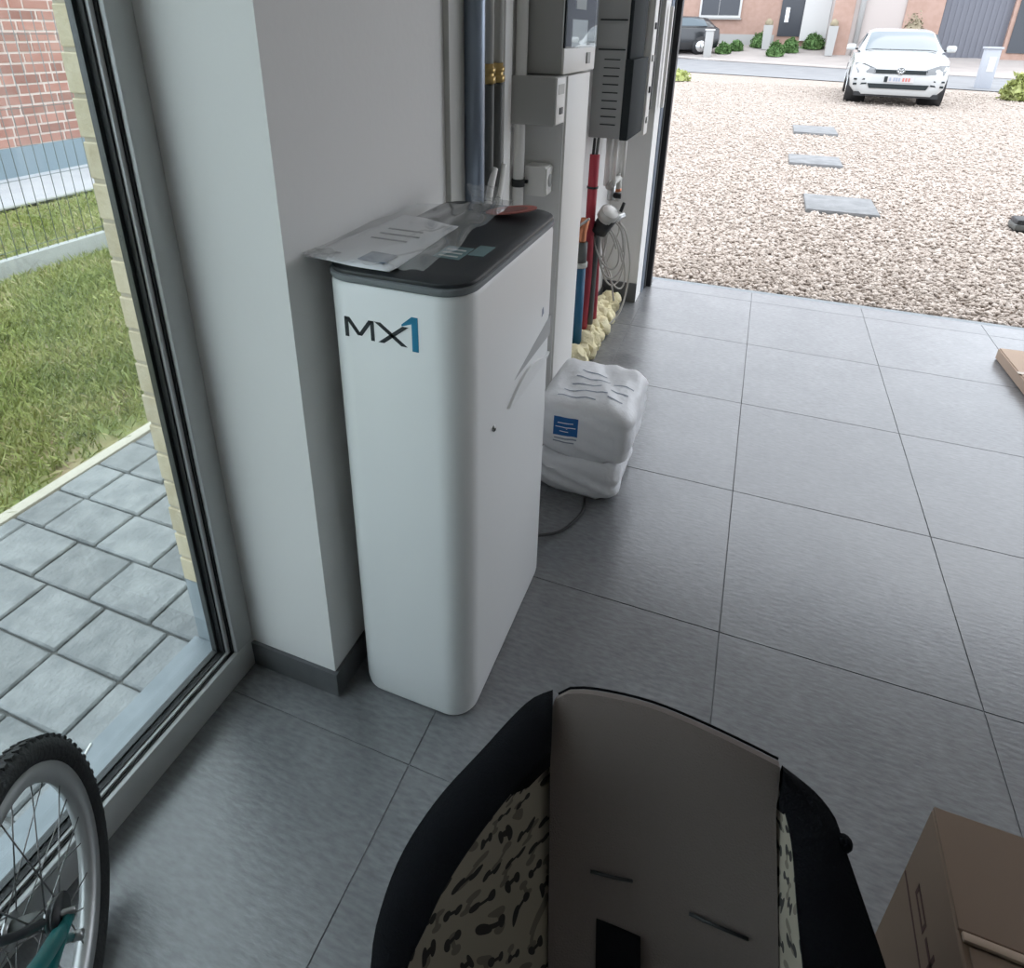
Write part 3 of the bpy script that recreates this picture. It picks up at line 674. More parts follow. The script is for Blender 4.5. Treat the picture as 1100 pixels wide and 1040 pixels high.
box('housing', -.715, -.640, 2.085, 2.157, .985, 1.085, pvc_w, t, bev=.006); box('face_plate', -.641, -.636, 2.088, 2.154, .99, 1.08, pvc_w, t, bev=.002)
tube('outlet', [(-.640, 2.122, 1.035), (-.6345, 2.122, 1.035)], .022, box_grey, t, 16)
# meter cabinet on its white cable duct
t = wt('cable_duct', 'wide white cable duct rising from the floor to the meter cabinet', 'duct', 2.3, 0)
box('duct_cover', -.752, -.602, 2.165, 2.45, .075, 1.365, pvc_w, t, bev=.004); box('side_panel', -.752, -.61, 2.158, 2.166, .075, 1.365, plaster, t)
t = wt('meter_cabinet', 'grey meter cabinet with clear window above the white cable duct', 'cabinet', 2.28, 1.37)
box('housing', -.752, -.605, 2.085, 2.48, 1.372, 2.05, box_grey, t, bev=.004)
box('front_frame', -.606, -.597, 2.085, 2.48, 1.372, 1.447, pvc_w, t, bev=.003); box('front_frame', -.606, -.597, 2.085, 2.48, 1.98, 2.05, pvc_w, t, bev=.003)
box('window_recess', -.606, -.6005, 2.095, 2.47, 1.447, 1.98, cab_dark, t)
box('paper_note', -.6005, -.599, 2.17, 2.36, 1.45, 1.53, paper, t); box('meter_dial', -.6005, -.597, 2.2, 2.32, 1.56, 1.7, pvc_lt, t)
box('clear_cover', -.597, -.594, 2.09, 2.475, 1.447, 1.98, glass, t); box('lock', -.597, -.592, 2.355, 2.395, 1.395, 1.43, box_grey, t)
t = wt('fuse_box', 'small grey box with pale front strip under the meter cabinet', 'box', 2.05, 1.22)
box('housing', -.752, -.605, 2.032, 2.155, 1.222, 1.368, box_grey, t, bev=.004); box('front_strip', -.606, -.600, 2.036, 2.128, 1.226, 1.364, pvc_w, t, bev=.002)
box('toggle', -.600, -.597, 2.07, 2.1, 1.255, 1.275, black_pl, t); box('window_strip', -.600, -.599, 2.05, 2.115, 1.315, 1.345, pvc_lt, t)
t = wt('distribution_cabinet', 'large dark grey ribbed electrical cabinet near the garage door', 'cabinet', 3.2, 1.04)
box('housing', -.752, -.605, 3.10, 3.48, 1.04, 2.2, cab_grey, t, bev=.004)
box('upper_door', -.606, -.588, 3.11, 3.45, 1.385, 2.2, cab_dark, t, bev=.003); box('lower_door', -.606, -.568, 3.10, 3.48, 1.035, 1.385, cab_dark, t, bev=.003)
for k in range(9): box('rib', -.70, -.63, 3.094, 3.102, 1.10 + .035 * k, 1.104 + .035 * k, cab_dark, t)
for k in range(5): box('rib', -.73, -.61, 3.094, 3.102, 1.42 + .12 * k, 1.426 + .12 * k, cab_dark, t)
t = wt('white_breaker_strip', 'pale strip of switches right of the electrical cabinet', 'switch strip', 3.6, 1.1)
box('strip', -.60, -.57, 3.56, 3.66, 1.0, 2.0, pvc_w, t, bev=.003)
for k in range(6): box('switch', -.570, -.563, 3.585, 3.63, 1.06 + .15 * k, 1.09 + .15 * k, black_pl if k % 2 else box_grey, t)
box('grey_channel', -.60, -.565, 3.665, 3.70, 1.12, 2.0, pvc_grey, t)

# supply pipes in the corner
t = wt('red_supply_pipe', 'red supply pipe rising from the foam to the electrical cabinet', 'pipe', 3.0, 0)
tube('red_pipe', smoothpts([(-.695, 3.02, .10), (-.69, 3.02, .4), (-.69, 3.0, .62), (-.69, 3.0, .98)], 5), .023, red_p, t); tube('black_ring', [(-.69, 3.0, .825), (-.69, 3.0, .835)], .0265, black_pl, t)
tube('cable_core', [(-.697, 2.995, .97), (-.70, 3.02, 1.05)], .007, black_pl, t); tube('cable_core', [(-.683, 3.0, .97), (-.685, 3.03, 1.05)], .007, pvc_grey, t)
tube('red_pipe', smoothpts([(-.665, 3.12, .12), (-.665, 3.10, .35), (-.67, 3.08, .52)], 5), .018, red_p, t)
t = wt('blue_water_pipe', 'blue water pipe with grey valve standing in yellow foam', 'pipe', 2.88, 0)
tube('blue_sleeve', [(-.690, 2.86, .06), (-.695, 2.87, .485)], .030, blue_p, t, 14)
tube('coupling', [(-.695, 2.87, .48), (-.695, 2.87, .505)], .036, pvc_lt, t); tube('valve_body', [(-.695, 2.87, .505), (-.695, 2.87, .60)], .031, pvc_grey, t)
tube('copper_elbow', smoothpts([(-.695, 2.87, .60), (-.695, 2.88, .65), (-.69, 2.91, .70)], 4), .022, copper, t); tube('valve_lever', [(-.72, 2.86, .665), (-.66, 2.85, .72)], .006, steel, t)
t = wt('water_meter', 'round grey water meter among looping cables', 'water meter', 3.05, .6)
tube('meter_body', [(-.65, 3.02, .62), (-.60, 3.0, .70)], .042, black_pl, t, 18); tube('meter_dial', [(-.615, 3.005, .69), (-.595, 2.99, .725)], .047, pvc_lt, t, 20)
tube('meter_ring', [(-.597, 2.992, .722), (-.594, 2.99, .727)], .040, pvc_w, t, 20)
tube('outlet_pipe', [(-.62, 3.0, .66), (-.54, 3.06, .70)], .015, steel, t); tube('inlet_pipe', smoothpts([(-.66, 3.03, .62), (-.665, 3.04, .4), (-.665, 3.04, .12)], 4), .017, pvc_grey, t)
tube('tap_handle', [(-.555, 3.03, .72), (-.545, 3.05, .76)], .008, black_pl, t)
t = wt('white_pipe_loop', 'pair of white pipes joined by valves under the electrical cabinet', 'pipe', 3.3, .75)
for y in (3.2, 3.42):
    tube('white_pipe', [(-.67, y, .80), (-.67, y, 1.045)], .014, pvc_w, t); tube('white_pipe', [(-.635, y + .01, .80), (-.635, y + .01, 1.045)], .010, pvc_w, t)
tube('cross_pipe', [(-.65, 3.17, .80), (-.65, 3.45, .80)], .016, pvc_lt, t); tube('valve', [(-.65, 3.25, .80), (-.65, 3.25, .72)], .02, steel, t); tube('valve_knob', [(-.65, 3.25, .745), (-.60, 3.25, .745)], .016, black_pl, t)
tube('union', [(-.65, 3.41, .80), (-.65, 3.41, .68)], .018, pvc_lt, t); tube('red_band', [(-.65, 3.41, .73), (-.65, 3.41, .745)], .020, copper, t)
def coil(name, cy, cz, ry, rz, x, label, tail, seed):
    rs = random.Random(seed); P = []
    for a in np.linspace(0, 2 * math.pi * 1.6, 34): P.append((x + .062 * math.cos(a + .15 * seed) + .01 * math.sin(a * .6), cy + ry * .3 * math.cos(a) + .01 * a, cz + rz * math.sin(a)))
    P += tail; o = tube(name, smoothpts(P, 2), .0045, cable_w, None, 7); return tag(o, label, 'cable', 'cables beside the water meter')
coil('cable_loop', 3.08, .50, .13, .15, -.60, 'grey cable coiled in front of the water meter, tightest loop', [(-.62, 3.05, .6), (-.63, 3.02, .66)], 1)
coil('cable_loop', 3.22, .45, .15, .19, -.625, 'grey cable hanging in a wide loop beside the water meter', [(-.60, 3.28, .55), (-.58, 3.12, .68)], 2)
coil('cable_loop', 3.02, .53, .10, .11, -.615, 'grey cable in a small round loop just under the water meter', [(-.60, 3.0, .62)], 4)
coil('cable_loop', 3.16, .42, .12, .15, -.60, 'grey cable in the lowest loop above the yellow foam', [(-.60, 3.2, .3), (-.58, 3.2, .2)], 5)
o = tube('cable_loop', smoothpts([(-.56, 3.06, .66), (-.55, 3.22, .56), (-.54, 3.36, .36), (-.545, 3.36, .2), (-.56, 3.28, .10), (-.60, 3.2, .05)], 6), .005, cable_w, None, 7); tag(o, 'grey cable arching from the water meter down to the floor', 'cable', 'cables beside the water meter')

# yellow foam along the wall foot
from mathutils import noise
bm = bmesh.new(); rs = random.Random(5)
for k in range(44):
    y = 2.69 + .021 * k; r0 = rs.uniform(.030, .062) * (1.1 - .25 * k / 44)
    ret = bmesh.ops.create_icosphere(bm, subdivisions=3, radius=r0, matrix=Matrix.Translation((-.685 + rs.uniform(-.02, .045), y, .035 + rs.uniform(-.01, .045))))
    for v in ret['verts']:
        c = v.co; c += noise.noise_vector(c * 28) * .016 + noise.noise_vector(c * 75) * .007; c.z = max(c.z, .001); c.x = max(c.x, -.748)
o = from_bm('foam_bead', bm, foam_m, None, smooth=True); tag(o, 'lumpy pale yellow expanding foam at the foot of the pipes', 'foam')

# ------------------------------------------------------------------ child seat
cs = thing('child_car_seat', 'dark child car seat with taupe backrest and bone-print side panels', 'car seat', (.03, .42, 0))
def poly3(L, n=6): return smoothpts([onz(u, v, z) for u, v, z in L], n)
def resample(P, n):
    P = np.array(P); d = np.r_[0, np.cumsum(np.linalg.norm(np.diff(P, axis=0), axis=1))]; t = np.linspace(0, d[-1], n)
    return np.stack([np.interp(t, d, P[:, k]) for k in range(3)], 1)
n = 40
PL = resample(poly3([(592, 742, .73), (591, 808, .69), (590, 900, .61), (589, 1000, .53), (588, 1090, .46), (587, 1300, .33)]), n)
PR = resample(poly3([(838, 826, .713), (834, 862, .69), (835, 930, .64), (837, 1040, .56), (840, 1110, .50), (850, 1330, .33)]), n)
LO = resample(poly3([(594, 741, .73), (572, 750, .728), (550, 770, .724), (520, 803, .715), (470, 858, .70), (430, 920, .68), (405, 990, .655), (398, 1040, .635), (393, 1110, .60), (400, 1300, .5)]), n)
LI = resample(poly3([(592, 806, .715), (560, 838, .715), (520, 888, .705), (480, 948, .69), (455, 1000, .67), (437, 1040, .65), (425, 1110, .61), (430, 1300, .5)]), n)
RO = resample(poly3([(840, 822, .715), (875, 850, .715), (897, 878, .71), (906, 905, .70), (930, 975, .67), (952, 1040, .64), (972, 1110, .6), (1020, 1300, .5)]), n)
RI = resample(poly3([(838, 852, .708), (850, 900, .690), (857, 980, .66), (863, 1040, .63), (868, 1110, .59), (884, 1300, .5)]), n)
def uvsheet(name, A, B, m, parent, k=10, bulge=0.0, nrm=None, scl=1.0):
    V, Fc = [], []; n = len(A); UV = []
    for i in range(n):
        for j in range(k + 1):
            t = j / k; q = A[i] * (1 - t) + B[i] * t
            if bulge: q = q + np.array(nrm) * bulge * math.sin(math.pi * t)
            V.append(q); UV.append((i / (n - 1) * .6 * scl, t * np.linalg.norm(B[i] - A[i]) * 1.0))
    for i in range(n - 1):
        for j in range(k): a = i * (k + 1) + j; Fc.append((a, a + 1, a + k + 2, a + k + 1))
    o = mesh(name, V, Fc, m, parent, True); ul = o.data.uv_layers.new(name='UVMap')
    for lp in o.data.loops: ul.data[lp.index].uv = UV[lp.vertex_index]
    return o
def wing(name, O, I, sgn):
    """padded black side wing: rounded over from outer to inner edge, then down the outside to the base"""
    rings = []
    for i in range(len(O)):
        o_, q = O[i], I[i]; out = np.array([sgn * .012, .004, 0]); row = [q + (0, 0, -.03), q]
        for t in (.2, .4, .6, .8): row.append(q * (1 - t) + o_ * t + np.array([0, 0, .012 * math.sin(math.pi * t)]))
        row.append(o_); row.append(o_ + np.array([-sgn * .0, 0, -.012])); 
        b = o_ * np.array([.94, .97, 0]) + np.array([.002, .0, .05]); row += [o_ * .75 + b * .25 - np.array([sgn * .006, .01, 0]), o_ * .35 + b * .65 - np.array([sgn * .02, .02, 0]), b - np.array([sgn * .04, .03, 0])]
        rings.append([tuple(v) for v in row])
    return loft(name, rings, fabric_blk, cs, closed=False, caps=False)
w1 = wing('side_wing', LO, LI, -1); w2 = wing('side_wing', RO, RI, 1)
uvsheet('printed_side_panel', LI + (0, 0, -.004), PL + (0.0, .0, -.012), bone_m, cs, 12); uvsheet('printed_side_panel', RI + (0, 0, -.004), PR + (0, 0, -.012), bone_m, cs, 6)
# padded backrest, rounded over at the top edge
topL = smoothpts([onz(u, v, z) for u, v, z in ((592, 764, .726), (606, 757, .731), (640, 759, .734), (700, 774, .736), (770, 804, .729), (838, 838, .711))], 6)
topR = resample(topL, 17)
rows = []
dn = (PL[-1] - PL[0]); 
for j, (back, dz) in enumerate(((.034, -.30), (.034, -.03), (.028, -.008), (.014, .002))):
    rows.append([tuple(p + np.array([0, back, dz])) for p in topR])
for i in range(n):
    row = []
    for k in range(17):
        t = k / 16; q = PL[i] * (1 - t) + PR[i] * t; f = math.exp(-i / 5.0)
        q = q + (topR[k] - (PL[0] * (1 - t) + PR[0] * t)) * max(0, 1 - i / (n * .55)) + np.array([0, .012 * math.sin(math.pi * t), -.012 * math.sin(math.pi * t)]) * min(1, i / 8)
        if i == 0: q = q + np.array([0, .004, -.001])
        row.append(tuple(q))
    rows.append(row)
pad = loft('backrest_pad', rows, fabric_gry, cs, closed=False, caps=False)
tube('piping', [tuple(np.array(p) + (0, .034, -.012)) for p in topR], 0.0016, fabric_blk, cs, 8)
PN = np.array(rows[4:])
def padpt(u, v):
    """closest backrest surface point along the sight line is taken from the row grid"""
    best = None
    P = PN.reshape(-1, 3); c = (P - [0, 0, H]) @ RM.T; px = F * c[:, 0] / c[:, 2] + CX; py = F * c[:, 1] / c[:, 2] + CY
    return P[np.argmin((px - u) ** 2 + (py - v) ** 2)]
for a, b in (((640, 942), (680, 953)), ((738, 978), (800, 1005))):
    pa, pb_ = padpt(*a), padpt(*b); tube('strap_slot', [tuple(pa + (0, -.002, .003)), tuple((pa + pb_) / 2 + (0, -.003, .004)), tuple(pb_ + (0, -.002, .003))], .0020, black_pl, cs, 8)
pa, pb_ = padpt(662, 1000), padpt(668, 1085)
sw = np.array([.026, .0, -.003])
loft('harness_strap', [[tuple(q - sw), tuple(q + sw), tuple(q + sw + np.array([0, -.006, .004])), tuple(q - sw + np.array([0, -.006, .004]))] for q in (pa + (0, .002, -.002), (pa + pb_) / 2 + (0, -.004, .003), pb_ + (0, -.012, .008))], fabric_blk, cs)
# seat cushion, base shell
bm = bmesh.new(); bbox(bm, -.18, .26, .02, .36, .12, .30, .05, 4); from_bm('seat_cushion', bm, fabric_gry, cs, True)
bm = bmesh.new(); bbox(bm, -.16, .23, .10, .53, 0, .18, .04, 3); from_bm('base_shell', bm, black_pl, cs, True)
bm = bmesh.new(); bbox(bm, -.13, .15, .575, .64, .05, .62, .02, 3)
for v in bm.verts: v.co.y -= (.6 - v.co.z) * .10
from_bm('back_shell', bm, black_pl, cs, True)
k0 = RO[np.argmin(abs(RO[:, 2] - .703))] + np.array([.002, 0, -.004]); bm = bmesh.new(); bmesh.ops.create_uvsphere(bm, u_segments=12, v_segments=8, radius=.009, matrix=Matrix.Translation(tuple(k0))); from_bm('belt_guide', bm, fabric_blk, cs, True)

# ------------------------------------------------------------------ cardboard
cb = thing('cardboard_box', 'brown cardboard box with taped lid standing beside the child car seat', 'box', (.56, .62, 0))
BX0, BX1, BY0, BY1, BH = .405, .86, .36, .806, .44
box('carton', BX0, BX1, BY0, BY1, 0, BH - .006, card, cb, bev=.003, seg=1)
box('lid_flap', BX0 + .001, BX1 - .002, .648, BY1 - .001, BH - .006, BH, card, cb, bev=.001, seg=1)
box('lid_flap', BX0 + .010, BX1 - .002, BY0, .632, BH - .006, BH - .001, card, cb, bev=.001, seg=1)
box('flap_edge', BX0 + .004, BX1, .635, .645, BH - .004, BH + .003, card_lt, cb, bev=.001)
for y0, y1, z0, z1 in ((.62, .80, .276, .281), (.70, .755, .326, .331), (.70, .755, .309, .314), (.70, .706, .309, .331), (.749, .755, .309, .331), (.63, .69, .316, .324), (.655, .662, .300, .34)): box('printed_mark', BX0 - .0006, BX0 + .002, y0, y1, z0, z1, card_ink, cb)
fc = thing('flat_carton', 'pale flat cardboard carton lying near the garage threshold', 'carton', (1.6, 3.45, 0))
prism('carton_body', [(1.305, 3.70), (1.33, 3.10), (2.0, 3.14), (1.98, 3.74)], 'z', 0, .062, card_lt, fc, bev=.006)
box('carton_seam', 1.31, 1.98, 3.40, 3.425, .0615, .0635, tape, fc)
q = onter(1091, 250)
wk = thing('wheel_chock', 'small dark grey block lying on the gravel at the right edge', 'block', (q[0] + .06, q[1], tz(q[1])))
bz0 = tz(q[1]); xx, yy = q[0], q[1]
bm = bmesh.new(); bbox(bm, xx - .02, xx + .34, yy - .02, yy + .16, bz0, bz0 + .11, .018, 2); from_bm('block_body', bm, black_pl, wk, True)
bm = bmesh.new(); bbox(bm, xx - .026, xx + .10, yy - .026, yy + .166, bz0 + .02, bz0 + .07, .01, 2); from_bm('block_band', bm, pvc_grey, wk, True)

# ------------------------------------------------------------------ bicycle wheel by the window
bc = thing('bicycle', 'small bicycle with teal frame, its silver-rimmed wheel by the window', 'bicycle', (-.837, .256, 0))
RW, TH, LEAN = .25, 2.219, .094
uu = np.array([math.cos(TH), math.sin(TH), 0]); n0 = np.array([-math.sin(TH), math.cos(TH), 0]); vv = np.array([0, 0, 1]) * math.cos(LEAN) + n0 * math.sin(LEAN); nn = np.cross(uu, vv)
HC = np.array([-.837, .256, RW * math.cos(LEAN) + .002])
def wp(r, a, off=0.0, c=HC): return tuple(c + r * (math.cos(a) * uu + math.sin(a) * vv) + off * nn)
def torus(name, R, prof, m, parent, c=HC, N=64):
    V, Fc = [], []; k = len(prof)
    for i in range(N):
        a = 2 * math.pi * i / N
        for dr, off in prof: V.append(wp(R + dr, a, off, c))
    for i in range(N):
        for j in range(k): Fc.append((i * k + j, i * k + (j + 1) % k, ((i + 1) % N) * k + (j + 1) % k, ((i + 1) % N) * k + j))
    return mesh(name, V, Fc, m, parent, True)
def bike_wheel(c):
    ty = torus('tyre', RW - .021, [(.021 * math.cos(t), .021 * math.sin(t)) for t in np.linspace(0, 2 * math.pi, 13)[:-1]], tyre_m, bc, c)
    for i in range(72):
        a = 2 * math.pi * i / 72; V = [wp(RW - .001 + dr, a + da, off, c) for dr in (-.005, .0012) for da, off in ((-.02, -.014), (.02, -.014), (.02, -.004), (-.02, -.004))]
        V += [wp(RW - .001 + dr, a + .045 + da, off, c) for dr in (-.005, .0012) for da, off in ((-.02, .004), (.02, .004), (.02, .014), (-.02, .014))]
        Fc = [(0, 1, 2, 3), (4, 7, 6, 5), (0, 4, 5, 1), (1, 5, 6, 2), (2, 6, 7, 3), (3, 7, 4, 0)]; Fc += [tuple(q + 8 for q in f) for f in Fc]
        mesh('tread_block', V, Fc, tyre_m, ty)
    torus('rim', RW - .042, [(.002, -.014), (.004, 0), (.002, .014), (-.020, .012), (-.026, 0), (-.020, -.012)], rim_m, bc, c)
    V, Fc = tube_geo([wp(0, 0, -.035, c), wp(0, 0, .035, c)], .014, 14); mesh('hub', V, Fc, pvc_grey, bc, True)
    for s in (-1, 1):
        V, Fc = tube_geo([wp(0, 0, s * .026, c), wp(0, 0, s * .03, c)], .024, 16); mesh('hub_flange', V, Fc, steel, bc, True)
    for i in range(24):
        a = 2 * math.pi * i / 24; s = 1 if i % 2 else -1; b = a + (1.15 if (i // 2) % 2 else -1.15)
        tube('spoke', [wp(.022, b, s * .028, c), wp(RW - .062, a, s * .002, c)], .0012, spoke_m, bc, 5)
bike_wheel(HC)
side = -1 if np.dot(nn, np.array([0, 0, H]) - HC) < 0 else 1
def onwheel(u, v, off):
    d = ray(u, v); o_ = np.array([0, 0, H]); p0 = HC + off * nn * side; return o_ + d * (np.dot(p0 - o_, nn) / np.dot(d, nn))
S1, S2, S3, S4 = (onwheel(*q) for q in ((74, 986, .045), (58, 1012, .047), (38, 1042, .05), (-25, 1120, .055)))
tube('teal_stay', smoothpts([tuple(S1), tuple(S2), tuple(S3), tuple(S4)], 5), [.008] * 4 + [.012] * 12, teal, bc, 12)
bo = onwheel(78, 1007, .047); tube('bolt', [tuple(bo), tuple(bo + nn * side * .014)], .0075, steel, bc, 8)
tube('bolt_bracket', [tuple(S2), tuple(bo)], .006, teal, bc, 8)
V, Fc = tube_geo([wp(0, 0, side * .036), wp(0, 0, side * .042)], .028, 24); mesh('sprocket', V, Fc, black_pl, bc, True)
ch = [onwheel(u, v, .04) for u, v in ((45, 992), (20, 1005), (-10, 1015), (-40, 1035))]; tube('chain', [tuple(q) for q in ch], .006, black_pl, bc, 8)
tube('axle', [wp(0, 0, -.06), wp(0, 0, .06)], .005, steel, bc, 8)
# the rest of the bicycle, standing along the window towards the room
dv = -uu
def bp_(t, z, off=0.0): q = HC + dv * t; return (float(q[0] + n0[0] * off), float(q[1] + n0[1] * off), z)
HC2 = HC + dv * .76
bike_wheel(HC2)
for s_ in (-1, 1):
    tube('chain_stay', [bp_(0, .25, s_ * .05), bp_(.30, .25, s_ * .03)], .008, teal, bc, 8)
    tube('fork_blade', [bp_(.76, .25, s_ * .045), bp_(.66, .53, s_ * .03)], .010, teal, bc, 8)
    tube('crank_arm', [bp_(.30, .25, s_ * .06), bp_(.30 + s_ * .11, .25 - .02, s_ * .065)], .008, steel, bc, 8)
    pq = bp_(.30 + s_ * .11, .23, s_ * .10); box('pedal', pq[0] - .035, pq[0] + .035, pq[1] - .03, pq[1] + .03, pq[2] - .01, pq[2] + .01, black_pl, bc, bev=.004)
    tube('handlebar', smoothpts([bp_(.62, .70, 0), bp_(.63, .73, s_ * .10), bp_(.60, .75, s_ * .22)], 4), .010, steel, bc, 8)
    tube('grip', [bp_(.612, .745, s_ * .16), bp_(.598, .75, s_ * .235)], .015, black_pl, bc, 10)
tube('seat_tube', [bp_(.30, .25), bp_(.20, .50)], .014, teal, bc, 10); tube('seat_post', [bp_(.20, .50), bp_(.17, .57)], .011, steel, bc, 8)
tube('down_tube', [bp_(.30, .25), bp_(.645, .53)], .015, teal, bc, 10); tube('top_tube', [bp_(.21, .47), bp_(.64, .58)], .013, teal, bc, 10)
tube('head_tube', [bp_(.665, .51), bp_(.635, .61)], .018, teal, bc, 10); tube('stem', [bp_(.635, .61), bp_(.62, .70)], .012, steel, bc, 8)
bm = bmesh.new(); q = bp_(.16, .60); bmesh.ops.create_uvsphere(bm, u_segments=14, v_segments=10, radius=1)
for v in bm.verts:
    lx, ly, lz = v.co; wdt_ = .055 * (1 - .45 * lx); v.co = Vector((q[0] + dv[0] * lx * .11 + n0[0] * ly * wdt_, q[1] + dv[1] * lx * .11 + n0[1] * ly * wdt_, q[2] + lz * .028))
from_bm('saddle', bm, black_pl, bc, True)
V, Fc = tube_geo([bp_(.30, .25, -.035), bp_(.30, .25, -.039)], .055, 24); mesh('chainring', V, Fc, black_pl, bc, True)

# ------------------------------------------------------------------ cars
def make_car(name, label, paint, loc, yaw, detail=True):
    t = bpy.data.objects.new(name, None); C.objects.link(t); t.empty_display_size = .2; tag(t, label, 'car')
    Lc = []
    # stations: y (front = 0 going back +), half width, bottom z, sill z, belt z, crown z
    ST = [(0.0, .60, .30, .42, .58, .62), (.05, .74, .21, .40, .68, .73), (.18, .84, .18, .40, .78, .84), (.45, .88, .17, .40, .88, .94), (.85, .895, .17, .40, .93, .99), (1.25, .90, .17, .40, .97, 1.03),
          (2.0, .90, .17, .40, .99, 1.03), (3.2, .90, .17, .40, 1.02, 1.04), (3.9, .88, .2, .42, 1.03, 1.05), (4.18, .80, .28, .45, .98, 1.0), (4.25, .70, .36, .5, .85, .88)]
    rings = []
    for y, hw, zb, zs, zl, zc in ST:
        half = [(0, zb), (hw * .8, zb), (hw * .97, zs - .06), (hw, zs + .12), (hw * .985, (zs + zl) / 2 + .06), (hw * .95, zl - .03), (hw * .86, zl + .02 if zc > zl else zl), (hw * .45, zc), (0, zc + .01)]
        rings.append([(x, y, z) for x, z in half] + [(-x, y, z) for x, z in half[-2:0:-1]])
    body = loft('body', rings, paint, t)
    GS = [(1.10, .74, 1.0, 1.01), (1.55, .68, 1.0, 1.24), (1.95, .63, 1.0, 1.40), (2.5, .615, 1.0, 1.455), (3.2, .60, 1.0, 1.44), (3.75, .58, 1.0, 1.37), (4.12, .62, 1.0, 1.05)]
    gr = []
    for y, hw, zb, zt in GS:
        hb = .80; half = [(hb, zb), (hw * .5 + hb * .5, (zb + zt) / 2), (hw, zt - .04), (hw * .8, zt - .005), (0, zt)]
        gr.append([(x, y, z) for x, z in half] + [(-x, y, z) for x, z in half[-2::-1]])
    loft('roof', gr, paint, t, closed=False, caps=False)
    def quad(nm, P, m, dn=(0, -.012, .008), par=t):
        d = Vector(dn); V = [Vector(p) for p in P] + [Vector(p) + d for p in P]; k = len(P)
        Fc = [tuple(range(k))[::-1], tuple(range(k, 2 * k))] + [(i, (i + 1) % k, (i + 1) % k + k, i + k) for i in range(k)]
        bm = bmesh.new(); vs = [bm.verts.new(v) for v in V]
        for f in Fc: bm.faces.new([vs[i] for i in f])
        return from_bm(nm, bm, m, par)
    gy = [g[0] for g in GS]
    def shell(y, f, zoff): hw = np.interp(y, gy, [g[1] for g in GS]); zt = np.interp(y, gy, [g[3] for g in GS]); return (hw * f, y - .012, zt + zoff - .035 * max(0, abs(f) - .75) / .25)
    loft('windscreen', [[shell(y, f, .014) for f in np.linspace(-.93, .93, 9)] for y in np.linspace(1.14, 1.90, 6)], car_glass, t, closed=False, caps=False)
    for s in (-1, 1):
        quad('side_window', [(s * .775, 1.55, 1.06), (s * .665, 1.98, 1.34), (s * .645, 3.0, 1.37), (s * .62, 3.55, 1.30), (s * .77, 3.65, 1.08)], car_glass, (s * .012, 0, .004))
        quad('headlamp', [(s * .44, .03, .60), (s * .76, .12, .60), (s * .83, .30, .78), (s * .66, .16, .775), (s * .44, .05, .69)], lamp_m, (0, -.055, .012))
        quad('fog_slot', [(s * .56, .03, .40), (s * .80, .13, .37), (s * .80, .13, .41), (s * .56, .03, .43)], cab_dark, (0, -.045, 0)); quad('fog_slot', [(s * .60, .05, .48), (s * .80, .13, .47), (s * .80, .13, .50), (s * .60, .05, .505)], cab_dark, (0, -.05, 0))
        mb = bmesh.new(); bbox(mb, s * .94 - .09, s * .94 + .09, 1.38, 1.52, 1.0, 1.13, .04, 3); mr = from_bm('wing_mirror', mb, paint, t, True)
        tube('mirror_arm', [(s * .80, 1.45, 1.03), (s * .93, 1.45, 1.04)], .02, black_pl, mr, 8)
        for wy in (.83, 3.45):
            V, Fc = tube_geo([(s * .68, wy, .315), (s * .895, wy, .315)], .315, 26); wl = mesh('tyre', V, Fc, tyre_m, t, True)
            V, Fc = tube_geo([(s * .892, wy, .315), (s * .90, wy, .315)], .215, 20); mesh('wheel_disc', V, Fc, chrome, wl, True)
            V, Fc = tube_geo([(s * .5, wy, .33), (s * .897, wy, .33)], .36, 26); mesh('wheel_arch', V, Fc, black_pl, t, True)
    quad('grille', [(-.46, .05, .61), (.46, .05, .61), (.46, .06, .685), (-.46, .06, .685)], cab_dark, (0, -.068, 0)); quad('grille_bar', [(-.46, .02, .645), (.46, .02, .645), (.46, .02, .655), (-.46, .02, .655)], chrome, (0, -.01, 0))
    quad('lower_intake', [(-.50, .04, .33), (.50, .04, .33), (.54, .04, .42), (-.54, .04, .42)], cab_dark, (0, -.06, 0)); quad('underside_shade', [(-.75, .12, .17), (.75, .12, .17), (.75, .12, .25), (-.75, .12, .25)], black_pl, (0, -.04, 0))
    if detail:
        bm = bmesh.new()
        R1 = [(0 + .075 * math.cos(a), .66 + .075 * math.sin(a)) for a in np.linspace(0, 2 * math.pi, 25)[:-1]]; R0 = [(.062 * math.cos(a), .66 + .062 * math.sin(a)) for a in np.linspace(0, 2 * math.pi, 25)[:-1]]
        em = prism('emblem_disc', R1, 'y', -.012, .03, chrome, t); 
        prism('emblem_field', R0, 'y', -.015, -.010, lamp_m, t)
        for a, b in (((-.035, .705), (0, .668)), ((.035, .705), (0, .668)), ((-.05, .675), (-.022, .61)), ((.05, .675), (.022, .61)), ((-.022, .61), (0, .65)), ((.022, .61), (0, .65))):
            tube('emblem_stroke', [(a[0], -.017, a[1]), (b[0], -.017, b[1])], .007, chrome, t, 6)
        pl = quad('number_plate', [(-.26, .015, .455), (.26, .015, .455), (.26, .015, .56), (-.26, .015, .56)], plate_m, (0, -.03, 0)); quad('plate_band', [(-.26, -.016, .455), (-.20, -.016, .455), (-.20, -.016, .56), (-.26, -.016, .56)], cab_dark, (0, -.004, 0), pl)
        for k, x in enumerate((-.17, -.10, -.055, -.01, .06, .11, .16)): quad('plate_character', [(x, -.016, .475), (x + .032, -.016, .475), (x + .032, -.016, .54), (x, -.016, .54)], print_grey if k < 4 else tag_red, (0, -.003, 0), pl)
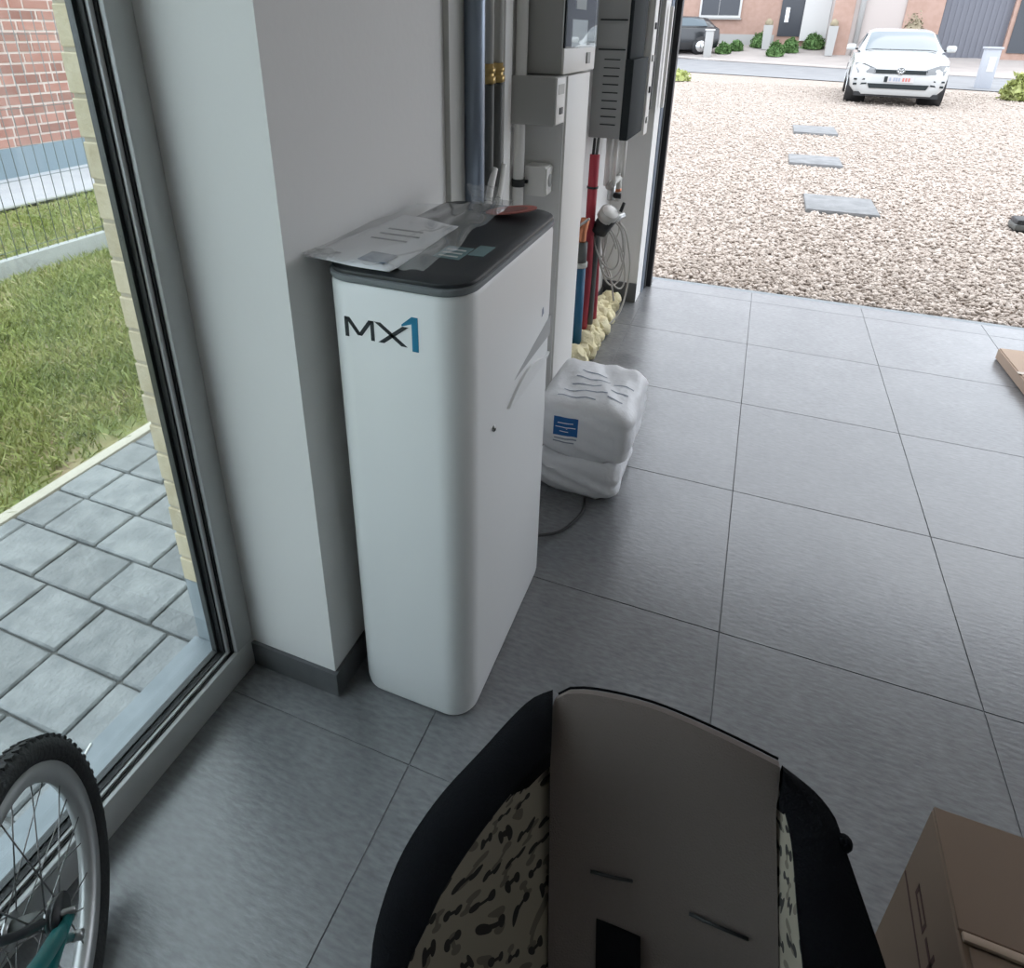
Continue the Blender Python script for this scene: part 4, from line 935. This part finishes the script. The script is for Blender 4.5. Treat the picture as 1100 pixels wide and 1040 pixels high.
        for s in (-1, 1): tube('wiper', [(s * .1 - .3, 1.15, 1.045), (s * .1 + .28, 1.24, 1.075)], .008, black_pl, t, 6)
    t.location = loc; t.rotation_euler = (0, 0, yaw); return t
make_car('hatchback_car', 'white hatchback car parked facing the garage on the gravel drive', car_white, (2.40, 15.70, tz(16.5)), math.radians(-4))
q = onter(742, 53)
make_car('parked_car', 'black car parked across the road in front of the brick house', car_black, (ony(766, 45, 31.2)[0] - 4.25 * .913, 31.2 - 4.25 * .407, tz(30.2)), math.radians(-66), False)

# ------------------------------------------------------------------ houses across the road
HY = 33.0
def Ay(u, v, y=HY): p = ony(u, v, y); return p
def yblock(name, u0, v0, u1, v1, y0, y1, m, parent, z0=None, z1=None):
    a = ony(u0, v0, y0); b = ony(u1, v1, y0)
    return box(name, min(a[0], b[0]), max(a[0], b[0]), y0, y1, (z0 if z0 is not None else min(a[2], b[2])), (z1 if z1 is not None else max(a[2], b[2])), m, parent)
XL = ony(700, 20, HY)[0]; x_mid = ony(898, 0, 31.0)[0] - .02
h1 = thing('brick_house', 'pinkish brick house across the road with white-framed window', 'house', (0, HY + 3, .8))
box('wall', ony(725, 0, HY)[0], x_mid, HY, HY + 7, .7, 6.2, wall_pink, h1)
box('plinth', ony(725, 0, HY)[0], ony(838, 0, HY)[0], HY - .05, HY, .9, 1.45, planter_m, h1)
prism('roof', [(HY - .5, 6.2), (HY + 8, 6.2), (HY + 3.8, 9.5)], 'x', ony(725, 0, HY)[0] - .3, x_mid - .02, mat('roof_tile', (.16, .10, .09), .8), h1)
wz0 = ony(775, 19, HY)[2]
wn = yblock('window', 753, 0, 795, 19, HY - .10, HY, far_white, h1, wz0, wz0 + 1.9)
for a, b in ((755, 771), (774, 793)): yblock('pane', a, 0, b, 17, HY - .125, HY - .09, glass_dk, wn, wz0 + .1, wz0 + 1.8)
yblock('window_sill', 752, 19, 796, 21, HY - .16, HY, planter_m, h1)
dr = yblock('front_door', 841, 0, 866, 39, HY - .06, HY + .05, glass_dk, h1, ony(841, 39, HY)[2], 3.3); yblock('door_handle', 845, 8, 846.5, 24, HY - .12, HY - .06, chrome, dr)
yblock('entrance_panel', 866, 0, 886, 44, HY - .35, HY, far_white, h1, ony(870, 44, HY)[2], 4.2)
HY2 = 31.0
h2 = thing('rendered_house', 'pale rendered house with grey garage door behind the white car', 'house', (9, HY2 + 3, .8))
zb = .72
yblock('wall', 898, 0, 1004, 50, HY2, HY2 + 8, wall_pale, h2, zb, 6.0); yblock('wall', 976, 0, 1004, 50, HY2 - .06, HY2, wall_pink, h2, zb, 6.0)
yblock('wall', 1004, 0, 1140, 50, HY2 + .25, HY2 + 8, wall_pink, h2, zb, 6.0)
yblock('wall', 1093, 0, 1135, 50, HY2 - .06, HY2 + .25, wall_pink, h2, zb, 6.0); yblock('lintel', 1002, 0, 1100, 2, HY2 - .06, HY2 + .25, wall_pink, h2, 3.25, 6.0)
yblock('wall', 898, 0, 912, 40, HY2 - .06, HY2, wall_pink, h2, zb, 6.0)
prism('roof', [(HY2 - .5, 6.0), (HY2 + 9, 6.0), (HY2 + 4.2, 9.5)], 'x', ony(898, 0, HY2)[0] + .02, ony(1140, 0, HY2)[0], MATS['roof_tile'], h2)
a = ony(1004, 48, HY2); b = ony(1093, 52, HY2)
gd = box('garage_door', a[0], b[0], HY2 + .12, HY2 + .18, zb, 3.25, door_grey, h2)
for k in range(14): x = a[0] + (b[0] - a[0]) * (k + .5) / 14; box('door_rib', x - .05, x + .05, HY2 + .10, HY2 + .125, zb + .02, 3.22, door_grey, gd)
yblock('front_window', 1098, 0, 1112, 47, HY2 - .1, HY2 - .06, glass_dk, h2, 1.0, 3.0)
tube('downpipe', [(ony(924, 20, HY2)[0], HY2 - .1, zb), (ony(924, 20, HY2)[0], HY2 - .1, 6)], .10, planter_m, h2, 12)

def bush(name, label, u0, u1, v0, v1, y, m, cat='bush', group=None, n=700, leaf=.07, zbase=None):
    a = ony(u0, v1, y); b = ony(u1, v0, y); z0 = tz(y) + .02 if zbase is None else zbase
    cx, w_, zt = (a[0] + b[0]) / 2, abs(b[0] - a[0]) / 2, b[2]; hh = max(zt - z0, .25)
    t = thing(name, label, cat, (cx, y, z0), group)
    d = rng.normal(size=(n, 3)); d /= np.linalg.norm(d, axis=1)[:, None]; d[:, 2] = abs(d[:, 2]); r_ = rng.uniform(.75, 1.06, n)[:, None] * (1 + .12 * np.sin(d[:, :1] * 9) * np.cos(d[:, 1:2] * 8))
    pos = d * r_ * np.array([w_, min(w_, .6), hh]) + np.array([cx, y, z0])
    lv = np.array([(-.5, 0, 0), (.5, 0, 0), (.0, .5, .9), (0, -.4, .8)]); lf = np.array([(0, 1, 2), (0, 1, 3)])
    o = scatter('foliage', lv, lf, pos, np.full((n, 3), leaf) * rng.uniform(.7, 1.5, (n, 1)), m, rng.uniform(0, 1, n), 2.0); o.parent = t; o.matrix_parent_inverse = t.matrix_basis.inverted(); o['kind'] = 'stuff'
    bm = bmesh.new(); bmesh.ops.create_icosphere(bm, subdivisions=3, radius=1)
    for v in bm.verts: k = 1 + .10 * math.sin(7 * v.co.x + 5 * v.co.y) * math.cos(6 * v.co.z); v.co = Vector((cx + v.co.x * w_ * .9 * k, y + v.co.y * min(w_, .6) * .9 * k, z0 + max(v.co.z, -.02) * hh * .92 * k))
    from_bm('leaf_mass', bm, m, t, True); return t
def ydep(u, v): return min(onter(u, v)[1], 32.3 if u < 890 else 29.6)
bush('clipped_shrub', 'low green shrub just right of the pale post across the road', 768, 786, 47, 58.5, ydep(777, 58), hedge_m, 'shrub', 'clipped shrubs across the road'); bush('clipped_shrub', 'round green shrub left of the house walkway', 783, 799, 44, 54, ydep(790, 55), hedge_m, 'shrub', 'clipped shrubs across the road')
bush('clipped_shrub', 'green shrub before the left planter', 806, 828, 36, 49, ydep(816, 50), hedge_m, 'shrub', 'clipped shrubs across the road'); bush('clipped_shrub', 'longest green shrub on the near side of the walkway', 823, 843, 46, 62, ydep(832, 61), hedge_m, 'shrub', 'clipped shrubs across the road')
bush('clipped_shrub', 'green shrub below the dark front door', 839, 860, 42, 57, ydep(850, 57), hedge_m, 'shrub', 'clipped shrubs across the road'); bush('clipped_shrub', 'green shrub in front of the white entrance panel', 862, 887, 37, 51, ydep(875, 51), hedge_m, 'shrub', 'clipped shrubs across the road')
bush('dry_shrub', 'brownish dry shrub showing above the white car roof', 962, 1000, 18, 45, 29.6, bush_b, 'shrub'); bush('garden_bush', 'yellow-green bush at the right edge beyond the drive', 1074, 1125, 82, 112, ydep(1090, 108), bush_m, 'bush', None, 900, .09)
bush('grass_tuft', 'yellow-green tuft of grass beside the door jamb on the drive', 716, 742, 75, 88, ydep(728, 87), bush_m, 'grass', None, 300, .06)
def planter(u0, u1, v0, v1, vt, y, label):
    a = ony(u0, v1, y); b = ony(u1, v0, y); t = thing('planter', label, 'planter', ((a[0] + b[0]) / 2, y, tz(y)), 'planters beside the entrance'); z0 = tz(y) + .02
    cx = (a[0] + b[0]) / 2; w_ = (b[0] - a[0]) / 2
    loft('pot', [[(cx + s * w_ * k, y + q * w_ * k, z) for s, q in ((-1, -1), (1, -1), (1, 1), (-1, 1))] for k, z in ((.8, z0), (1, b[2]), (.9, b[2]), (.88, b[2] - .05))], planter_m, t, smooth=False)
    bm = bmesh.new(); bmesh.ops.create_icosphere(bm, subdivisions=2, radius=1)
    for v in bm.verts: v.co = Vector((cx + v.co.x * w_ * .9, y + v.co.y * w_ * .9, b[2] + .08 + v.co.z * .16 * (1 + .3 * math.sin(9 * v.co.x))))
    from_bm('plant', bm, MATS['dry_bush_leaf'], t, True)
planter(818, 831, 27, 45, 20, 31.8, 'grey planter with rusty plant left of the front door'); planter(887, 901, 28, 46, 21, 30.7, 'grey planter with rusty plant right of the white entrance panel')
yp = ydep(761, 60) - .5; a = ony(755, 60, yp); b = ony(767, 33, yp)
pp = thing('letterbox_post', 'pale grey letterbox post in front of the black car', 'post', (a[0], yp, tz(yp))); box('post', a[0], b[0], yp, yp + .3, tz(yp), b[2], planter_m, pp, bev=.02); box('cap', a[0] - .03, b[0] + .03, yp - .03, yp + .33, b[2], b[2] + .06, far_white, pp, bev=.01)
yp = 21.5; a = ony(1045, 100, yp); b = ony(1077, 53, yp); zt0 = tz(yp)
pp = thing('utility_cabinet', 'grey utility cabinet with a pale notice right of the white car', 'utility box', ((a[0] + b[0]) / 2, yp, zt0)); box('cabinet', a[0] + .05, b[0], yp, yp + .35, zt0, b[2], util_m, pp, bev=.02); box('roof_cap', a[0] + .02, b[0] + .03, yp - .03, yp + .38, b[2], b[2] + .05, util_m, pp, bev=.01)
wn_ = b[0] - a[0] - .05; box('notice', a[0] + .05 + wn_ * .3, a[0] + .05 + wn_ * .8, yp - .01, yp + .01, b[2] - .55, b[2] - .18, far_white, pp)
